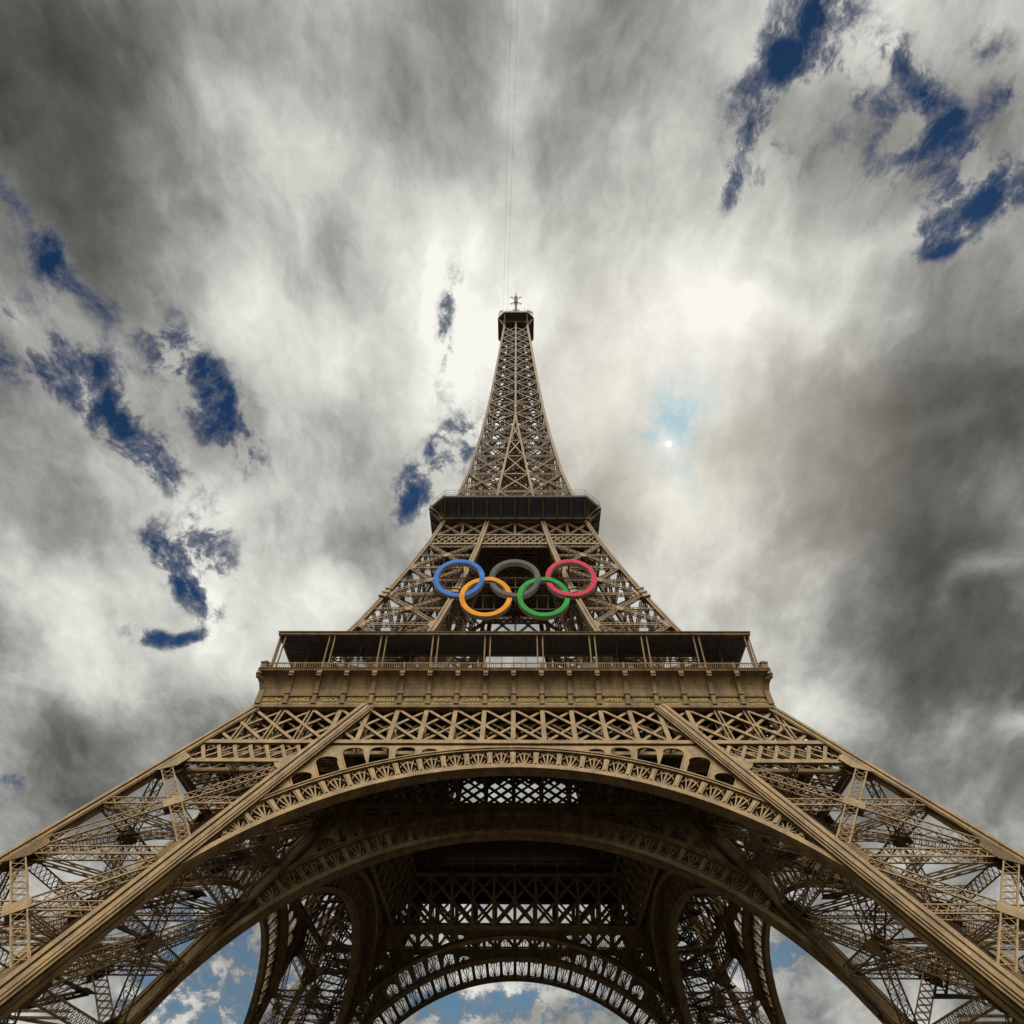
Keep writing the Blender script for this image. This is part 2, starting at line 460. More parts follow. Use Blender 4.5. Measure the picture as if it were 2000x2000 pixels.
# ---------------------------------------------------------------- mesh builder
class MB:
    """collects straight bars and loose polygons and links them as ONE mesh object"""

    def __init__(self):
        self.b = []
        self.v = []
        self.f = []
        self.fm = []

    def bar(self, p0, p1, w, h, up=(0, 0, 1)):
        self.b.append((*p0, *p1, w, h, *up))

    def poly(self, pts, width, h, up):
        for a, b in zip(pts[:-1], pts[1:]):
            self.bar(a, b, width, h, up)

    def raw(self, verts, faces, mi=0):
        o = len(self.v)
        self.v += [tuple(q) for q in verts]
        self.f += [tuple(i + o for i in f) for f in faces]
        self.fm += [mi] * len(faces)

    def box(self, lo, hi):
        x0, y0, z0 = lo
        x1, y1, z1 = hi
        self.raw([(x0, y0, z0), (x1, y0, z0), (x1, y1, z0), (x0, y1, z0), (x0, y0, z1), (x1, y0, z1), (x1, y1, z1), (x0, y1, z1)],
                 [(0, 3, 2, 1), (4, 5, 6, 7), (0, 1, 5, 4), (1, 2, 6, 5), (2, 3, 7, 6), (3, 0, 4, 7)])

    def quadplate(self, q, n, t):
        """a thick plate: four (or more) corners, normal and thickness"""
        n = Vector(n).normalized() * (t / 2)
        k = len(q)
        a = [Vector(p) + n for p in q]
        b = [Vector(p) - n for p in q]
        self.raw(a + b, [tuple(range(k)), tuple(range(2 * k - 1, k - 1, -1))] + [(i, k + i, k + (i + 1) % k, (i + 1) % k) for i in range(k)])

    def build(self, name, mats, parent=None, smooth=False):
        mats = mats if isinstance(mats, (list, tuple)) else [mats]
        V = np.zeros((0, 3))
        Q = np.zeros((0, 4), int)
        if self.b:
            A = np.array(self.b, float)
            p0, p1, w, h, up = A[:, 0:3], A[:, 3:6], A[:, 6:7], A[:, 7:8], A[:, 8:11]
            t = p1 - p0
            ln = np.linalg.norm(t, axis=1, keepdims=True)
            t = t / np.maximum(ln, 1e-9)
            s = np.cross(t, up)
            sl = np.linalg.norm(s, axis=1, keepdims=True)
            bad = (sl < 1e-4)[:, 0]
            if bad.any():
                s[bad] = np.cross(t[bad], np.array([0.31, 0.93, 0.2]))
                sl = np.linalg.norm(s, axis=1, keepdims=True)
            s /= sl
            n = np.cross(s, t)
            c = []
            for p in (p0, p1):
                for a, b in ((-1, -1), (1, -1), (1, 1), (-1, 1)):
                    c.append(p + s * w * a / 2 + n * h * b / 2)
            V = np.stack(c, 1).reshape(-1, 3)
            q = np.array([(0, 3, 2, 1), (4, 5, 6, 7), (0, 1, 5, 4), (1, 2, 6, 5), (2, 3, 7, 6), (3, 0, 4, 7)])
            Q = (np.arange(len(A))[:, None, None] * 8 + q[None]).reshape(-1, 4)
        nb = len(V)
        if self.v:
            V = np.concatenate([V, np.array(self.v, float)])
        me = bpy.data.meshes.new(name)
        me.vertices.add(len(V))
        me.vertices.foreach_set('co', V.astype(np.float32).ravel())
        cnt = [4] * len(Q) + [len(f) for f in self.f]
        idx = np.concatenate([Q.ravel(), np.array([i + nb for f in self.f for i in f], int)]).astype(np.int32)
        me.loops.add(len(idx))
        me.loops.foreach_set('vertex_index', idx)
        me.polygons.add(len(cnt))
        cnt = np.array(cnt, np.int32)
        st = np.concatenate([[0], np.cumsum(cnt)[:-1]]).astype(np.int32)
        me.polygons.foreach_set('loop_start', st)
        me.polygons.foreach_set('loop_total', cnt)
        me.polygons.foreach_set('material_index', np.array([0] * len(Q) + self.fm, np.int32))
        me.update(calc_edges=True)
        me.validate()
        for m in mats:
            me.materials.append(m)
        me.polygons.foreach_set('use_smooth', np.full(len(cnt), smooth, bool))
        o = bpy.data.objects.new(name, me)
        COL.objects.link(o)
        if parent is not None:
            o.parent = parent
        return o


def V3(*a):
    return Vector(a)


def copy_rot(o, parent, k, sub=True):
    """a copy of a part and of its sub-parts, turned k quarter turns about the tower's axis"""
    c = o.copy()
    COL.objects.link(c)
    c.parent = parent
    c.rotation_euler = (0, 0, math.pi / 2 * k)
    if sub:
        for ch in list(o.children):
            d = ch.copy()
            COL.objects.link(d)
            d.parent = c
    return c


def tag(o, label, cat, group=None, kind=None):
    o['label'] = label
    o['category'] = cat
    if group:
        o['group'] = group
    if kind:
        o['kind'] = kind
    return o


def truss(mb, p0, p1, n, w, d, c, pitch=None, lace=None, sides=True, planes=2):
    """a box lattice girder: four corner angles, crossed lacing on the wide faces, zigzag on the narrow ones"""
    p0, p1, n = Vector(p0), Vector(p1), Vector(n).normalized()
    t = (p1 - p0)
    L = t.length
    t.normalize()
    s = t.cross(n).normalized()
    lace = lace or c * 0.55
    k = max(2, int(round(L / (pitch or w))))
    for a in (-1, 1):
        for b in ((-1, 1) if planes == 2 else (0,)):
            o = s * (a * (w / 2 - c / 2)) + n * (b * (d / 2 - c / 2))
            mb.bar(p0 + o, p1 + o, c, c, n)
    for b in ((-1, 1) if planes == 2 else (0,)):
        on = n * (b * (d / 2 - c / 2))
        for i in range(k):
            q0 = p0 + t * (L * i / k) + on
            q1 = p0 + t * (L * (i + 1) / k) + on
            e = s * (w / 2 - c / 2)
            mb.bar(q0 - e, q1 + e, lace, lace * 0.4, n)
            mb.bar(q0 + e, q1 - e, lace, lace * 0.4, n)
    if sides and planes == 2:
        for a in (-1, 1):
            os = s * (a * (w / 2 - c / 2))
            for i in range(k):
                q0 = p0 + t * (L * i / k) + os
                q1 = p0 + t * (L * (i + 1) / k) + os
                e = n * ((d / 2 - c / 2) * (1 if i % 2 else -1))
                mb.bar(q0 - e, q1 + e, lace, lace * 0.4, s)


# ---------------------------------------------------------------- profile of the tower
A_O, B_O = 66.116, 0.53452      # outer edge of the legs: half width = A - B z (below the first floor)
A_I, B_I = 47.4, 0.483          # inner edge of the legs
ZO = (0, 55, 62, 68, 78, 88, 98, 108, 117.7, 130.3, 143.3, 163, 180.7, 199.6, 216.4, 228.6, 246, 254)
YO = (66.116, 36.72, 33.75, 31.35, 27.75, 24.6, 21.65, 18.9, 16.55, 14.25, 12.15, 9.97, 8.47, 7.2, 6.2, 5.5, 4.45, 4.3)
ZI = (0, 55, 62, 68, 78, 88, 98, 108, 117.7, 130.3, 146, 160, 169.4, 175)
YI = (47.4, 20.84, 18.4, 16.6, 13.75, 11.45, 9.45, 7.75, 6.45, 4.4, 2.9, 1.5, 0.5, 0.0)


def O(z):
    return float(np.interp(z, ZO, YO))


def I(z):
    return float(np.interp(z, ZI, YI))


tower = bpy.data.objects.new('lattice_tower', None)
COL.objects.link(tower)
tag(tower, 'tall brown iron lattice tower on four arched legs with two galleries and a pointed top', 'tower')

# arrises of the front left leg: outer corner, front inner, side inner, innermost
ARR = {'a': lambda z: V3(-O(z), -O(z), z), 'b': lambda z: V3(-I(z), -O(z), z),
       'c': lambda z: V3(-O(z), -I(z), z), 'd': lambda z: V3(-I(z), -I(z), z)}
FACES = (('a', 'b'), ('a', 'c'), ('b', 'd'), ('c', 'd'))


def facenormal(k0, k1, z0, z1):
    return (ARR[k1](z0) - ARR[k0](z0)).cross(ARR[k0](z1) - ARR[k0](z0)).normalized()


def corner_beam(zs, key, size, e1, e2, strips):
    """box caisson with raised flange strips, so that grooves run along it"""
    mb = MB()
    fn = ARR[key]
    for z0, z1 in zip(zs[:-1], zs[1:]):
        p0, p1 = fn(z0), fn(z1)
        t = (p1 - p0).normalized()
        for n, m in ((e1, e2), (e2, e1)):
            n = (Vector(n) - t * t.dot(Vector(n))).normalized()
            s = t.cross(n).normalized()
            core = size - 0.22
            if n == n and Vector(e1) == Vector(n) or True:
                pass
            for sg in (-1, 1):
                for q in np.linspace(-1, 1, strips):
                    o = s * (q * (size / 2 - 0.17)) + n * (sg * (size / 2 - 0.06))
                    mb.bar(p0 + o, p1 + o, 0.34 if strips < 3 else size / strips - 0.16, 0.13, n)
        n = (Vector(e1) - t * t.dot(Vector(e1))).normalized()
        mb.bar(p0, p1, size - 0.3, size - 0.3, n)
    return mb


# ================================================================ lower legs
def make_leg():
    mb = MB()
    levels = [4.0, 17.05, 30.0, 43.4]
    for k0, k1 in FACES:
        f0, f1 = ARR[k0], ARR[k1]
        inner = (k0, k1) in (('b', 'd'), ('c', 'd'))
        lv = levels + ([55.2] if inner else [])
        for z0, z1 in zip(lv[:-1], lv[1:]):
            n = facenormal(k0, k1, z0, z1)
            truss(mb, f0(z0), f1(z1), n, 1.35, 0.95, 0.135, 0.95, 0.075)
            truss(mb, f1(z0), f0(z1), n, 1.35, 0.95, 0.135, 0.95, 0.075)
            truss(mb, f0(z0), f1(z0), n, 1.2, 0.9, 0.13, 0.95, 0.075)
            zm = (z0 + z1) / 2 + 0.25
            if z1 < 44:
                truss(mb, f0(zm), f1(zm), n, 1.15, 0.8, 0.12, 0.95, 0.07)
            # gusset plates at the nodes
            for g, h in ((f0, f1), (f1, f0)):
                for zc in (z0, z1):
                    d = (h(zc) - g(zc)).normalized()
                    q = g(zc)
                    tz = (g(zc + 1) - g(zc)).normalized()
                    for off in (0.5, -0.5):
                        mb.quadplate([q + tz * 2.4 + d * 0.3 + n * off, q + tz * 1.0 + d * 2.3 + n * off, q - tz * 1.0 + d * 2.3 + n * off,
                                      q - tz * 2.4 + d * 0.3 + n * off], n, 0.06)
            c = (f0(z0) + f1(z1)) / 2
            zc = c.z
            cc = (f0(zc) + f1(zc)) / 2
            tz = (f0(z1) - f0(z0)).normalized()
            dx = (f1(zc) - f0(zc)).normalized()
            for off in (0.49, -0.49):
                mb.quadplate([cc + dx * 1.3 + n * off, cc + tz * 1.3 + n * off, cc - dx * 1.3 + n * off, cc - tz * 1.3 + n * off], n, 0.05)
    # horizontal frames across the leg
    for z in (17.05, 30.0, 43.4, 10.7, 23.7, 36.9, 50):
        a, b, c, d = (ARR[k](z) for k in 'abcd')
        truss(mb, a, d, (0, 0, 1), 0.9, 0.7, 0.13, 1.5, 0.08, sides=False)
        truss(mb, b, c, (0, 0, 1), 0.9, 0.7, 0.13, 1.5, 0.08, sides=False)
        m = (a + d) / 2
        for p, q in ((a, b), (a, c), (b, d), (c, d)):
            truss(mb, (p + q) / 2, m, (0, 0, 1), 0.7, 0.6, 0.1, 0.9, 0.06, sides=False)
    o = mb.build('leg', IRON, tower)
    zs = (2.5, 55.0)
    for k, st, sz in (('a', 2, 1.15), ('b', 3, 1.75), ('c', 3, 1.75), ('d', 2, 1.6)):
        corner_beam(zs, k, sz, (1, 0, 0), (0, 1, 0), st).build('corner_beam', IRON, o)
    # inclined lift track
    tr = MB()
    mid = lambda z, u, w: V3(-(O(z) + I(z)) / 2 + u, -(O(z) + I(z)) / 2 + w, z)
    t = (mid(50, 0, 0) - mid(5, 0, 0)).normalized()
    n = V3(1, -1, 0).cross(t).normalized()
    for u in (-1.9, 1.9):
        a, b = mid(2, u, -u), mid(57, u, -u)
        truss(tr, a, b, n, 0.9, 1.5, 0.2, 1.6, 0.14)
    for i in range(48):
        z = 3 + i * 1.13
        tr.bar(mid(z, -1.9, 1.9), mid(z, 1.9, -1.9), 0.16, 0.5, n)
        if i % 2 == 0:
            tr.bar(mid(z, -1.9, 1.9), mid(z + 2.2, 1.9, -1.9), 0.12, 0.12, n)
    tr.build('lift_track', DARKIRON, o)
    # zigzag stairs climbing inside the leg
    stb = MB()
    z = 4.0
    k = 0
    while z < 54:
        z1 = z + 2.7
        cx = lambda q, u: -(O(q) + I(q)) / 2 + u
        for e in (0, 1.1):
            a = V3(cx(z, -4.6 if k % 2 else 4.6), cx(z, 4.2) + e, z)
            b = V3(cx(z1, 4.6 if k % 2 else -4.6), cx(z1, 4.2) + e, z1)
            stb.bar(a, b, 0.3, 0.08, (0, 1, 0))
            stb.bar(a + V3(0, 0, 1), b + V3(0, 0, 1), 0.05, 0.05, (0, 1, 0))
            for i in range(7):
                p = a.lerp(b, i / 6)
                stb.bar(p, p + V3(0, 0, 1), 0.04, 0.04, (0, 1, 0))
        for i in range(14):
            p = a.lerp(b, (i + 0.5) / 14)
            stb.bar(p, p - V3(0, 1.1, 0), 0.28, 0.04, (0, 0, 1))
        stb.box((b.x - 0.8, b.y - 2.2, b.z - 0.05), (b.x + 0.8, b.y, b.z))
        z = z1
        k += 1
    stb.build('staircase', DARKIRON, o)
    for key in 'abcd':
        p = ARR[key](2.0)
        pb = MB()
        h = 3.4
        pb.raw([(p.x - h, p.y - h, -0.4), (p.x + h, p.y - h, -0.4), (p.x + h, p.y + h, -0.4), (p.x - h, p.y + h, -0.4),
                (p.x - 1.9, p.y - 1.9, 3.0), (p.x + 1.9, p.y - 1.9, 3.0), (p.x + 1.9, p.y + 1.9, 3.0), (p.x - 1.9, p.y + 1.9, 3.0)],
               [(0, 3, 2, 1), (4, 5, 6, 7), (0, 1, 5, 4), (1, 2, 6, 5), (2, 3, 7, 6), (3, 0, 4, 7)])
        pb.build('base_block', STONE, o)
    return o


leg = make_leg()
for k in (1, 2, 3):
    copy_rot(leg, tower, k)


# ================================================================ arches and girders under the first floor
def plane(a, b):
    """front plane y = -(a - b z): x across, w along the slope, off outwards"""
    kk = math.sqrt(1 + b * b)
    n = V3(0, -1, b) / kk

    def M(x, w, off=0.0):
        z = w / kk
        return V3(x, -(a - b * z), z) + n * off
    return M, n, kk


def make_arch(a, b, apex, ornament, xin):
    M, n, kk = plane(a, b)
    R0, R1 = 40.6, 45.0
    wc = apex * kk - R0
    ZX, WX = V3(1, 0, 0), None

    def pol(r, th, off=0.0):
        return M(r * math.sin(th), wc + r * math.cos(th), off)

    def arcbar(mb, r, th0, th1, width, depth, off, steps):
        vs, fs = [], []
        for i in range(steps + 1):
            t = th0 + (th1 - th0) * i / steps
            for dr, do in ((-1, -1), (1, -1), (1, 1), (-1, 1)):
                vs.append(pol(r + dr * width / 2, t, off + do * depth / 2))
        for i in range(steps):
            for q in range(4):
                fs.append((4 * i + q, 4 * i + (q + 1) % 4, 4 * i + 4 + (q + 1) % 4, 4 * i + 4 + q))
        fs += [(3, 2, 1, 0), (4 * steps, 4 * steps + 1, 4 * steps + 2, 4 * steps + 3)]
        mb.raw(vs, fs)
    # spandrel plate with round headed openings
    wt = 47.35 * kk
    line = lambda w: A_I - B_I * w / kk - 0.6
    pts = []
    th_e = math.radians(39.5)
    N = 60
    for i in range(N + 1):
        t = -th_e + 2 * th_e * i / N
        pts.append(((R1 - 0.25) * math.sin(t), wc + (R1 - 0.25) * math.cos(t)))
    xr = line(wt)
    pts += [(xr, wt), (-xr, wt)]
    scale = (apex - 42.65)
    holes = []
    rim_w = lambda x: wc + math.sqrt(max(0.0, R1 ** 2 - x * x)) + 0.28
    for xl, xrr, ztop, lean, rad in ((9.5, 11.7, 46.45, 0.0, 0.8), (12.35, 14.95, 46.75, 0.05, 1.0), (15.65, 18.3, 46.75, 0.16, 1.1), (18.9, 21.7, 46.6, 0.44, 1.25),
                                     (21.7, 24.55, 44.9, 0.5, 1.25), (23.95, 26.55, 42.0, 0.55, 1.2), (26.2, 28.0, 38.95, 0.55, 0.6)):
        ztop += scale
        for sg in (-1, 1):
            wt_ = ztop * kk
            xm = (xl + xrr) / 2
            bl = []
            # walk down from the head until the rim is met
            def side(x):
                w = wt_ - rad
                x0 = x
                for _ in range(60):
                    if w <= rim_w(x0):
                        break
                    w -= 0.1
                    x0 = x - lean / kk * (w - (wt_ - rad)) * 1.0
                    x0 = x - (-lean / kk) * (w - (wt_ - rad))
                return x0, max(w, rim_w(x0))
            lo_in = side(xl)
            lo_out = side(xrr)
            if wt_ - rim_w(xm) < 0.35:
                continue
            hp = []
            for i in range(13):
                t = math.pi * i / 12
                hx = xm + (xrr - xl) / 2 * math.cos(t)
                hw = wt_ - rad + rad * math.sin(t) ** 0.75
                hp.append((hx, max(hw, rim_w(hx) + 0.02)))
            hp.append(lo_in)
            for i in range(1, 5):
                x_ = lo_in[0] + (lo_out[0] - lo_in[0]) * i / 5
                hp.append((x_, rim_w(x_)))
            hp.append(lo_out)
            hp = [(sg * x, w) for x, w in hp]
            if sg > 0:
                hp = hp[::-1]
            holes.append((hp, sg * xm))
    loops = [pts] + [h for h, _ in holes]
    mb = MB()
    tri = tessellate_polygon([[V3(x, w, 0) for x, w in lp] for lp in loops])
    flat = [q for lp in loops for q in lp]
    T = 0.16
    fr = [M(x, w, T / 2) for x, w in flat]
    bk = [M(x, w, -T / 2) for x, w in flat]
    nv = len(flat)
    faces = []
    for t in tri:
        p = [flat[i] for i in t]
        ar = (p[1][0] - p[0][0]) * (p[2][1] - p[0][1]) - (p[2][0] - p[0][0]) * (p[1][1] - p[0][1])
        t = tuple(t) if ar > 0 else tuple(reversed(t))
        faces.append(t)
        faces.append(tuple(i + nv for i in reversed(t)))
    o_ = 0
    for lp in loops:
        k = len(lp)
        for i in range(k):
            a_, b_ = o_ + i, o_ + (i + 1) % k
            faces.append((a_, b_, b_ + nv, a_ + nv))
        o_ += k
    mb.raw(fr + bk, faces)
    # raised edge of every opening, and (where the ironwork is seen against the sky) a fan inside it
    for hp, xm in holes:
        q = [M(x, w, T / 2 + 0.04) for x, w in hp]
        mb.poly(q + [q[0]], 0.16, 0.1, n)
        if ornament:
            bx = sum(x for x, w in hp[13:]) / max(1, len(hp[13:]))
            bw = min(w for x, w in hp) + 0.1
            for x, w in hp[1:12:2]:
                mb.bar(M(bx, bw), M(x, w), 0.12, 0.1, n)
    # second, plain web behind the plate
    arch = mb.build('arch', IRON, tower)
    # rims
    th_r = math.radians(66.5)
    up = MB()
    arcbar(up, R1 - 0.33, -math.radians(41.5), math.radians(41.5), 0.66, 0.5, 0.12, 70)
    arcbar(up, R1 - 0.33, -math.radians(40.5), math.radians(40.5), 0.10, 0.14, 0.44, 70)
    arcbar(up, R1 - 0.33, -math.radians(40), math.radians(40), 0.12, 1.9, -0.95, 60)
    arcbar(up, R1 - 0.33, -math.radians(40), math.radians(40), 0.6, 0.3, -1.9, 60)
    up.build('upper_rim', IRON, arch)
    lo = MB()
    arcbar(lo, R0 + 0.42, -th_r, th_r, 0.72, 0.3, 0.16, 120)
    arcbar(lo, R0 + 0.90, -th_r, th_r, 0.10, 0.3, 0.0, 120)
    arcbar(lo, R0 + 0.10, -th_r, th_r, 0.16, 0.9, -0.43, 120)
    arcbar(lo, R0 + 0.5, -th_r, th_r, 0.6, 0.2, -0.85, 120)
    lo.build('lower_rim', IRON, arch)
    # fan band
    fb = MB()
    al = 0.0672
    ra, rb = R0 + 0.9, R1 - 0.62
    for i in range(-12, 13):
        th = i * al
        if (ra + 1) * math.sin(abs(th)) > line(wc + (ra + 1) * math.cos(th)) - 0.2:
            continue
        # shaped post: waist between two flared ends
        nn = 7
        prof = [(ra - 0.1, 0.50), (ra + 0.35, 0.36), (ra + 0.9, 0.31), (ra + 1.5, 0.31), (ra + 2.1, 0.33), (rb - 0.25, 0.38), (rb + 0.1, 0.50)]
        rr = min(1.0, 1.0)
        L = [M(r * math.sin(th) - hw * math.cos(th), wc + r * math.cos(th) + hw * math.sin(th), 0.1) for r, hw in prof]
        Rr = [M(r * math.sin(th) + hw * math.cos(th), wc + r * math.cos(th) - hw * math.sin(th), 0.1) for r, hw in prof]
        Lb = [p - n * 0.3 for p in L]
        Rb = [p - n * 0.3 for p in Rr]
        k = len(prof)
        vs = L + Rr + Lb + Rb
        fs = []
        for j in range(k - 1):
            fs += [(j, k + j, k + j + 1, j + 1), (2 * k + j, 2 * k + j + 1, 3 * k + j + 1, 3 * k + j), (j, j + 1, 2 * k + j + 1, 2 * k + j), (k + j, 3 * k + j, 3 * k + j + 1, k + j + 1)]
        fb.raw(vs, fs)
        fb.bar(pol(ra + 0.3, th, 0.17), pol(rb - 0.3, th, 0.17), 0.34, 0.08, n)
    for i in range(-12, 12):
        th = (i + 0.5) * al
        if (ra + 1.6) * math.sin(abs(th)) > line(wc + (ra + 1.6) * math.cos(th)) + 0.6:
            continue
        cs, sn = math.cos(th), math.sin(th)

        def Lc(u, r, off=0.0):   # local: u across, r radius
            return M(r * sn + u * cs, wc + r * cs - u * sn, off)
        for ut, wd in ((0, 0.2), (0.62, 0.15), (-0.62, 0.15)):
            fb.bar(Lc(ut * 0.12, ra), Lc(ut, rb - 0.55 if ut else rb), wd, 0.14, n)
        arc = [Lc(0.98 * math.cos(t), rb - 1.35 + 0.8 * math.sin(t)) for t in np.linspace(0.05, math.pi - 0.05, 9)]
        fb.poly(arc, 0.09, 0.1, n)
        for sg in (-1, 1):
            ring = [Lc(sg * (0.52 + 0.26 * math.cos(t)), rb - 0.32 + 0.24 * math.sin(t)) for t in np.linspace(0, 2 * math.pi, 9)]
            fb.poly(ring, 0.1, 0.1, n)
            fb.bar(Lc(sg * 0.26, rb - 0.32), Lc(0, rb - 0.1), 0.09, 0.1, n)
            ring = [Lc(sg * (0.68 + 0.22 * math.cos(t)), ra + 0.3 + 0.24 * math.sin(t)) for t in np.linspace(0, 2 * math.pi, 8)]
            fb.poly(ring, 0.09, 0.1, n)
            fb.poly([Lc(0, ra), Lc(sg * 0.25, ra + 0.2), Lc(sg * 0.5, ra + 0.5), Lc(sg * 0.85, ra + 1.0)], 0.1, 0.12, n)
    fb.build('fan_band', IRON, arch)
    return arch


def make_girder(a, b, z0, z1, X, outer, dz=0.0):
    M, n, kk = plane(a, b)
    S = 4.1
    mb = MB()
    lim = lambda z: (O(z) if outer else I(z))
    w0, w1 = z0 * kk, z1 * kk
    wm = (w0 + w1) / 2

    def seg(xa, wa, xb, wb, width, depth, off):
        # clip to the trapezoid |x| <= lim(z)
        tt = np.linspace(0, 1, 41)
        ok = [t for t in tt if abs(xa + (xb - xa) * t) <= lim((wa + (wb - wa) * t) / kk) + 0.05]
        if len(ok) < 3:
            return
        t0, t1 = ok[0], ok[-1]
        mb.bar(M(xa + (xb - xa) * t0, wa + (wb - wa) * t0, off), M(xa + (xb - xa) * t1, wa + (wb - wa) * t1, off), width, depth, n)
    for off, fac in ((0.1, 1.0), (-1.5, 0.75)):
        for i in range(-11, 12):
            x = i * S
            if not outer or abs(x) < I(48) + 1.0:
                seg(x, w0, x, w1, 0.62 * fac, 0.3, off)
            else:
                for e in (-0.27, 0.27):
                    seg(x + e, w0, x + e, w1, 0.2 * fac, 0.25, off)
            for j in (0, 1):
                sg = 1 if j else -1
                seg(x, w1, x + sg * 2 * S, w0, 0.42 * fac, 0.2, off + (0.02 if j else -0.22))
    for off in (0.15, -1.5):
        for wv, ww in ((w0 - 0.35, 0.75), (w1 + 0.3, 0.7)):
            L = lim(wv / kk)
            mb.bar(M(-L, wv, off), M(L, wv, off), ww, 0.4, n)
    # ties between the two webs
    for i in range(-9, 10):
        for wv in (w0 - 0.3, wm, w1 + 0.3):
            if abs(i * S) < lim(wv / kk):
                mb.bar(M(i * S, wv, 0), M(i * S, wv, -1.5), 0.2, 0.2, (1, 0, 0))
        if abs(i * S) < lim(w0 / kk):
            mb.bar(M(i * S, w0, 0), M(i * S, wm, -1.5), 0.16, 0.16, (1, 0, 0))
            mb.bar(M(i * S, wm, 0), M(i * S, w1, -1.5), 0.16, 0.16, (1, 0, 0))
    if outer:
        # lower lattice belt across the legs
        wa, wb = 44.15 * kk, 47.0 * kk
        for sg in (-1, 1):
            for off in (0.12, -1.2):
                mb.bar(M(sg * (I(44) - 0.2), wa - 0.2, off), M(sg * O(44), wa - 0.2, off), 0.7, 0.36, n)
            i = 0
            x = I(47) - 3
            while x < O(43) + 6:
                for dx, wd, off in ((1.55, 0.46, 0.14), (-4.3, 0.26, -0.1), (-4.3, 0.2, -1.2)):
                    xa, xb = sg * x, sg * (x - dx)
                    tt = np.linspace(0, 1, 31)
                    ok = [t for t in tt if I((wb + (wa - wb) * t) / kk) <= abs(xa + (xb - xa) * t) <= O((wb + (wa - wb) * t) / kk)]
                    if len(ok) > 2:
                        t0, t1 = ok[0], ok[-1]
                        mb.bar(M(xa + (xb - xa) * t0, wb + (wa - wb) * t0, off), M(xa + (xb - xa) * t1, wb + (wa - wb) * t1, off), wd, 0.14, n)
                x += 2.05
            # gusset by the inner edge
            q = [M(sg * (I(43.6) + 0.1), 43.6 * kk, 0.2), M(sg * (I(43.6) + 3.2), 43.6 * kk, 0.2), M(sg * (I(40.8) + 0.6), 40.8 * kk, 0.2)]
            mb.quadplate(q, n, 0.08)
    return mb.build('girder', IRON, tower)


front_arch = make_arch(A_O, B_O, 42.65, False, I)
side_arch = make_arch(A_O, B_O, 42.65, True, I)
side_arch.rotation_euler = (0, 0, math.pi / 2)
for k in (2, 3):
    copy_rot(side_arch, tower, k)
inner_arch = make_arch(A_I, B_I, 41.75, True, I)
for k in (1, 2, 3):
    copy_rot(inner_arch, tower, k)
gird = make_girder(A_O, B_O, 47.9, 55.06, None, True)
igird = make_girder(A_I, B_I, 47.2, 54.6, None, False)
for k in (1, 2, 3):
    copy_rot(gird, tower, k)
    copy_rot(igird, tower, k)


# ================================================================ first floor
VOID = 12.0
fl = MB()
for k in range(4):
    c, s = (1, 0, -1, 0)[k], (0, 1, 0, -1)[k]
    R = lambda x, y: (x * c - y * s, x * s + y * c)
    q = [R(-16.5, -16.5), R(16.5, -16.5), R(VOID, -VOID), R(-VOID, -VOID)]
    fl.raw([(*p, 60.7) for p in q] + [(*p, 61.38) for p in q], [(3, 2, 1, 0), (4, 5, 6, 7), (2, 3, 7, 6)])
    a, b = 36.2, 16.5
    q = [R(-a, -a), R(a, -a), R(b, -b), R(-b, -b)]
    zb, zt = 55.75, 61.4
    fl.raw([(*p, zb) for p in q] + [(*p, zt) for p in q], [(3, 2, 1, 0), (4, 5, 6, 7), (0, 1, 5, 4), (2, 3, 7, 6)])
    for i in range(-8, 9):
        x = i * 4.1
        y0, y1 = -35.8, -(max(16.6, abs(x)) + 0.1)
        if y1 - y0 > 1:
            fl.bar((*R(x, y0), 55.3), (*R(x, y1), 55.3), 0.5, 0.85, (0, 0, 1))
    for y in np.arange(-34, -16.6, 3.4):
        fl.bar((*R(-abs(y), y), 55.5), (*R(abs(y), y), 55.5), 0.3, 0.5, (0, 0, 1))
    # cross trusses between the outer and the inner girder
    for i in (-4, -3, -2, -1, 0, 1, 2, 3, 4):
        x = i * 4.1
        for za, zbb in ((48.3, 55), (55, 48.3)):
            yo = lambda z: -(A_O - B_O * z) + 1.6
            yi = lambda z: -(A_I - B_I * z) - 0.1
            ym = lambda z: (yo(z) + yi(z)) / 2
            fl.bar((*R(x, yo(za)), za), (*R(x, ym(zbb)), zbb), 0.28, 0.28, (1, 0, 0))
            fl.bar((*R(x, ym(za)), za), (*R(x, yi(zbb)), zbb), 0.28, 0.28, (1, 0, 0))
        fl.bar((*R(x, yo(48.2)), 48.2), (*R(x, yi(48.2)), 48.2), 0.4, 0.4, (1, 0, 0))
    # horizontal wind bracing between the girders, added in dense layers to block interior light
    for zl, st, wd in (() if k == 2 else ((51.4, 1.5, 0.55), (53.2, 1.9, 0.6))):
        y0, y1 = -(A_O - B_O * zl) + 1.7, -(A_I - B_I * zl) - 0.2
        dy = y1 - y0
        x = -40.0
        while x < 26:
            for xa, xb in ((x, x + dy), (x + dy, x)):
                tt = [t for t in np.linspace(0, 1, 25) if abs(xa + (xb - xa) * t) < I(zl) + 0.2]
                if len(tt) > 2:
                    fl.bar((*R(xa + (xb - xa) * tt[0], y0 + dy * tt[0]), zl), (*R(xa + (xb - xa) * tt[-1], y0 + dy * tt[-1]), zl), wd, 0.12, (0, 0, 1))
            x += st
fl.build('first_floor', DARKIRON, tower)


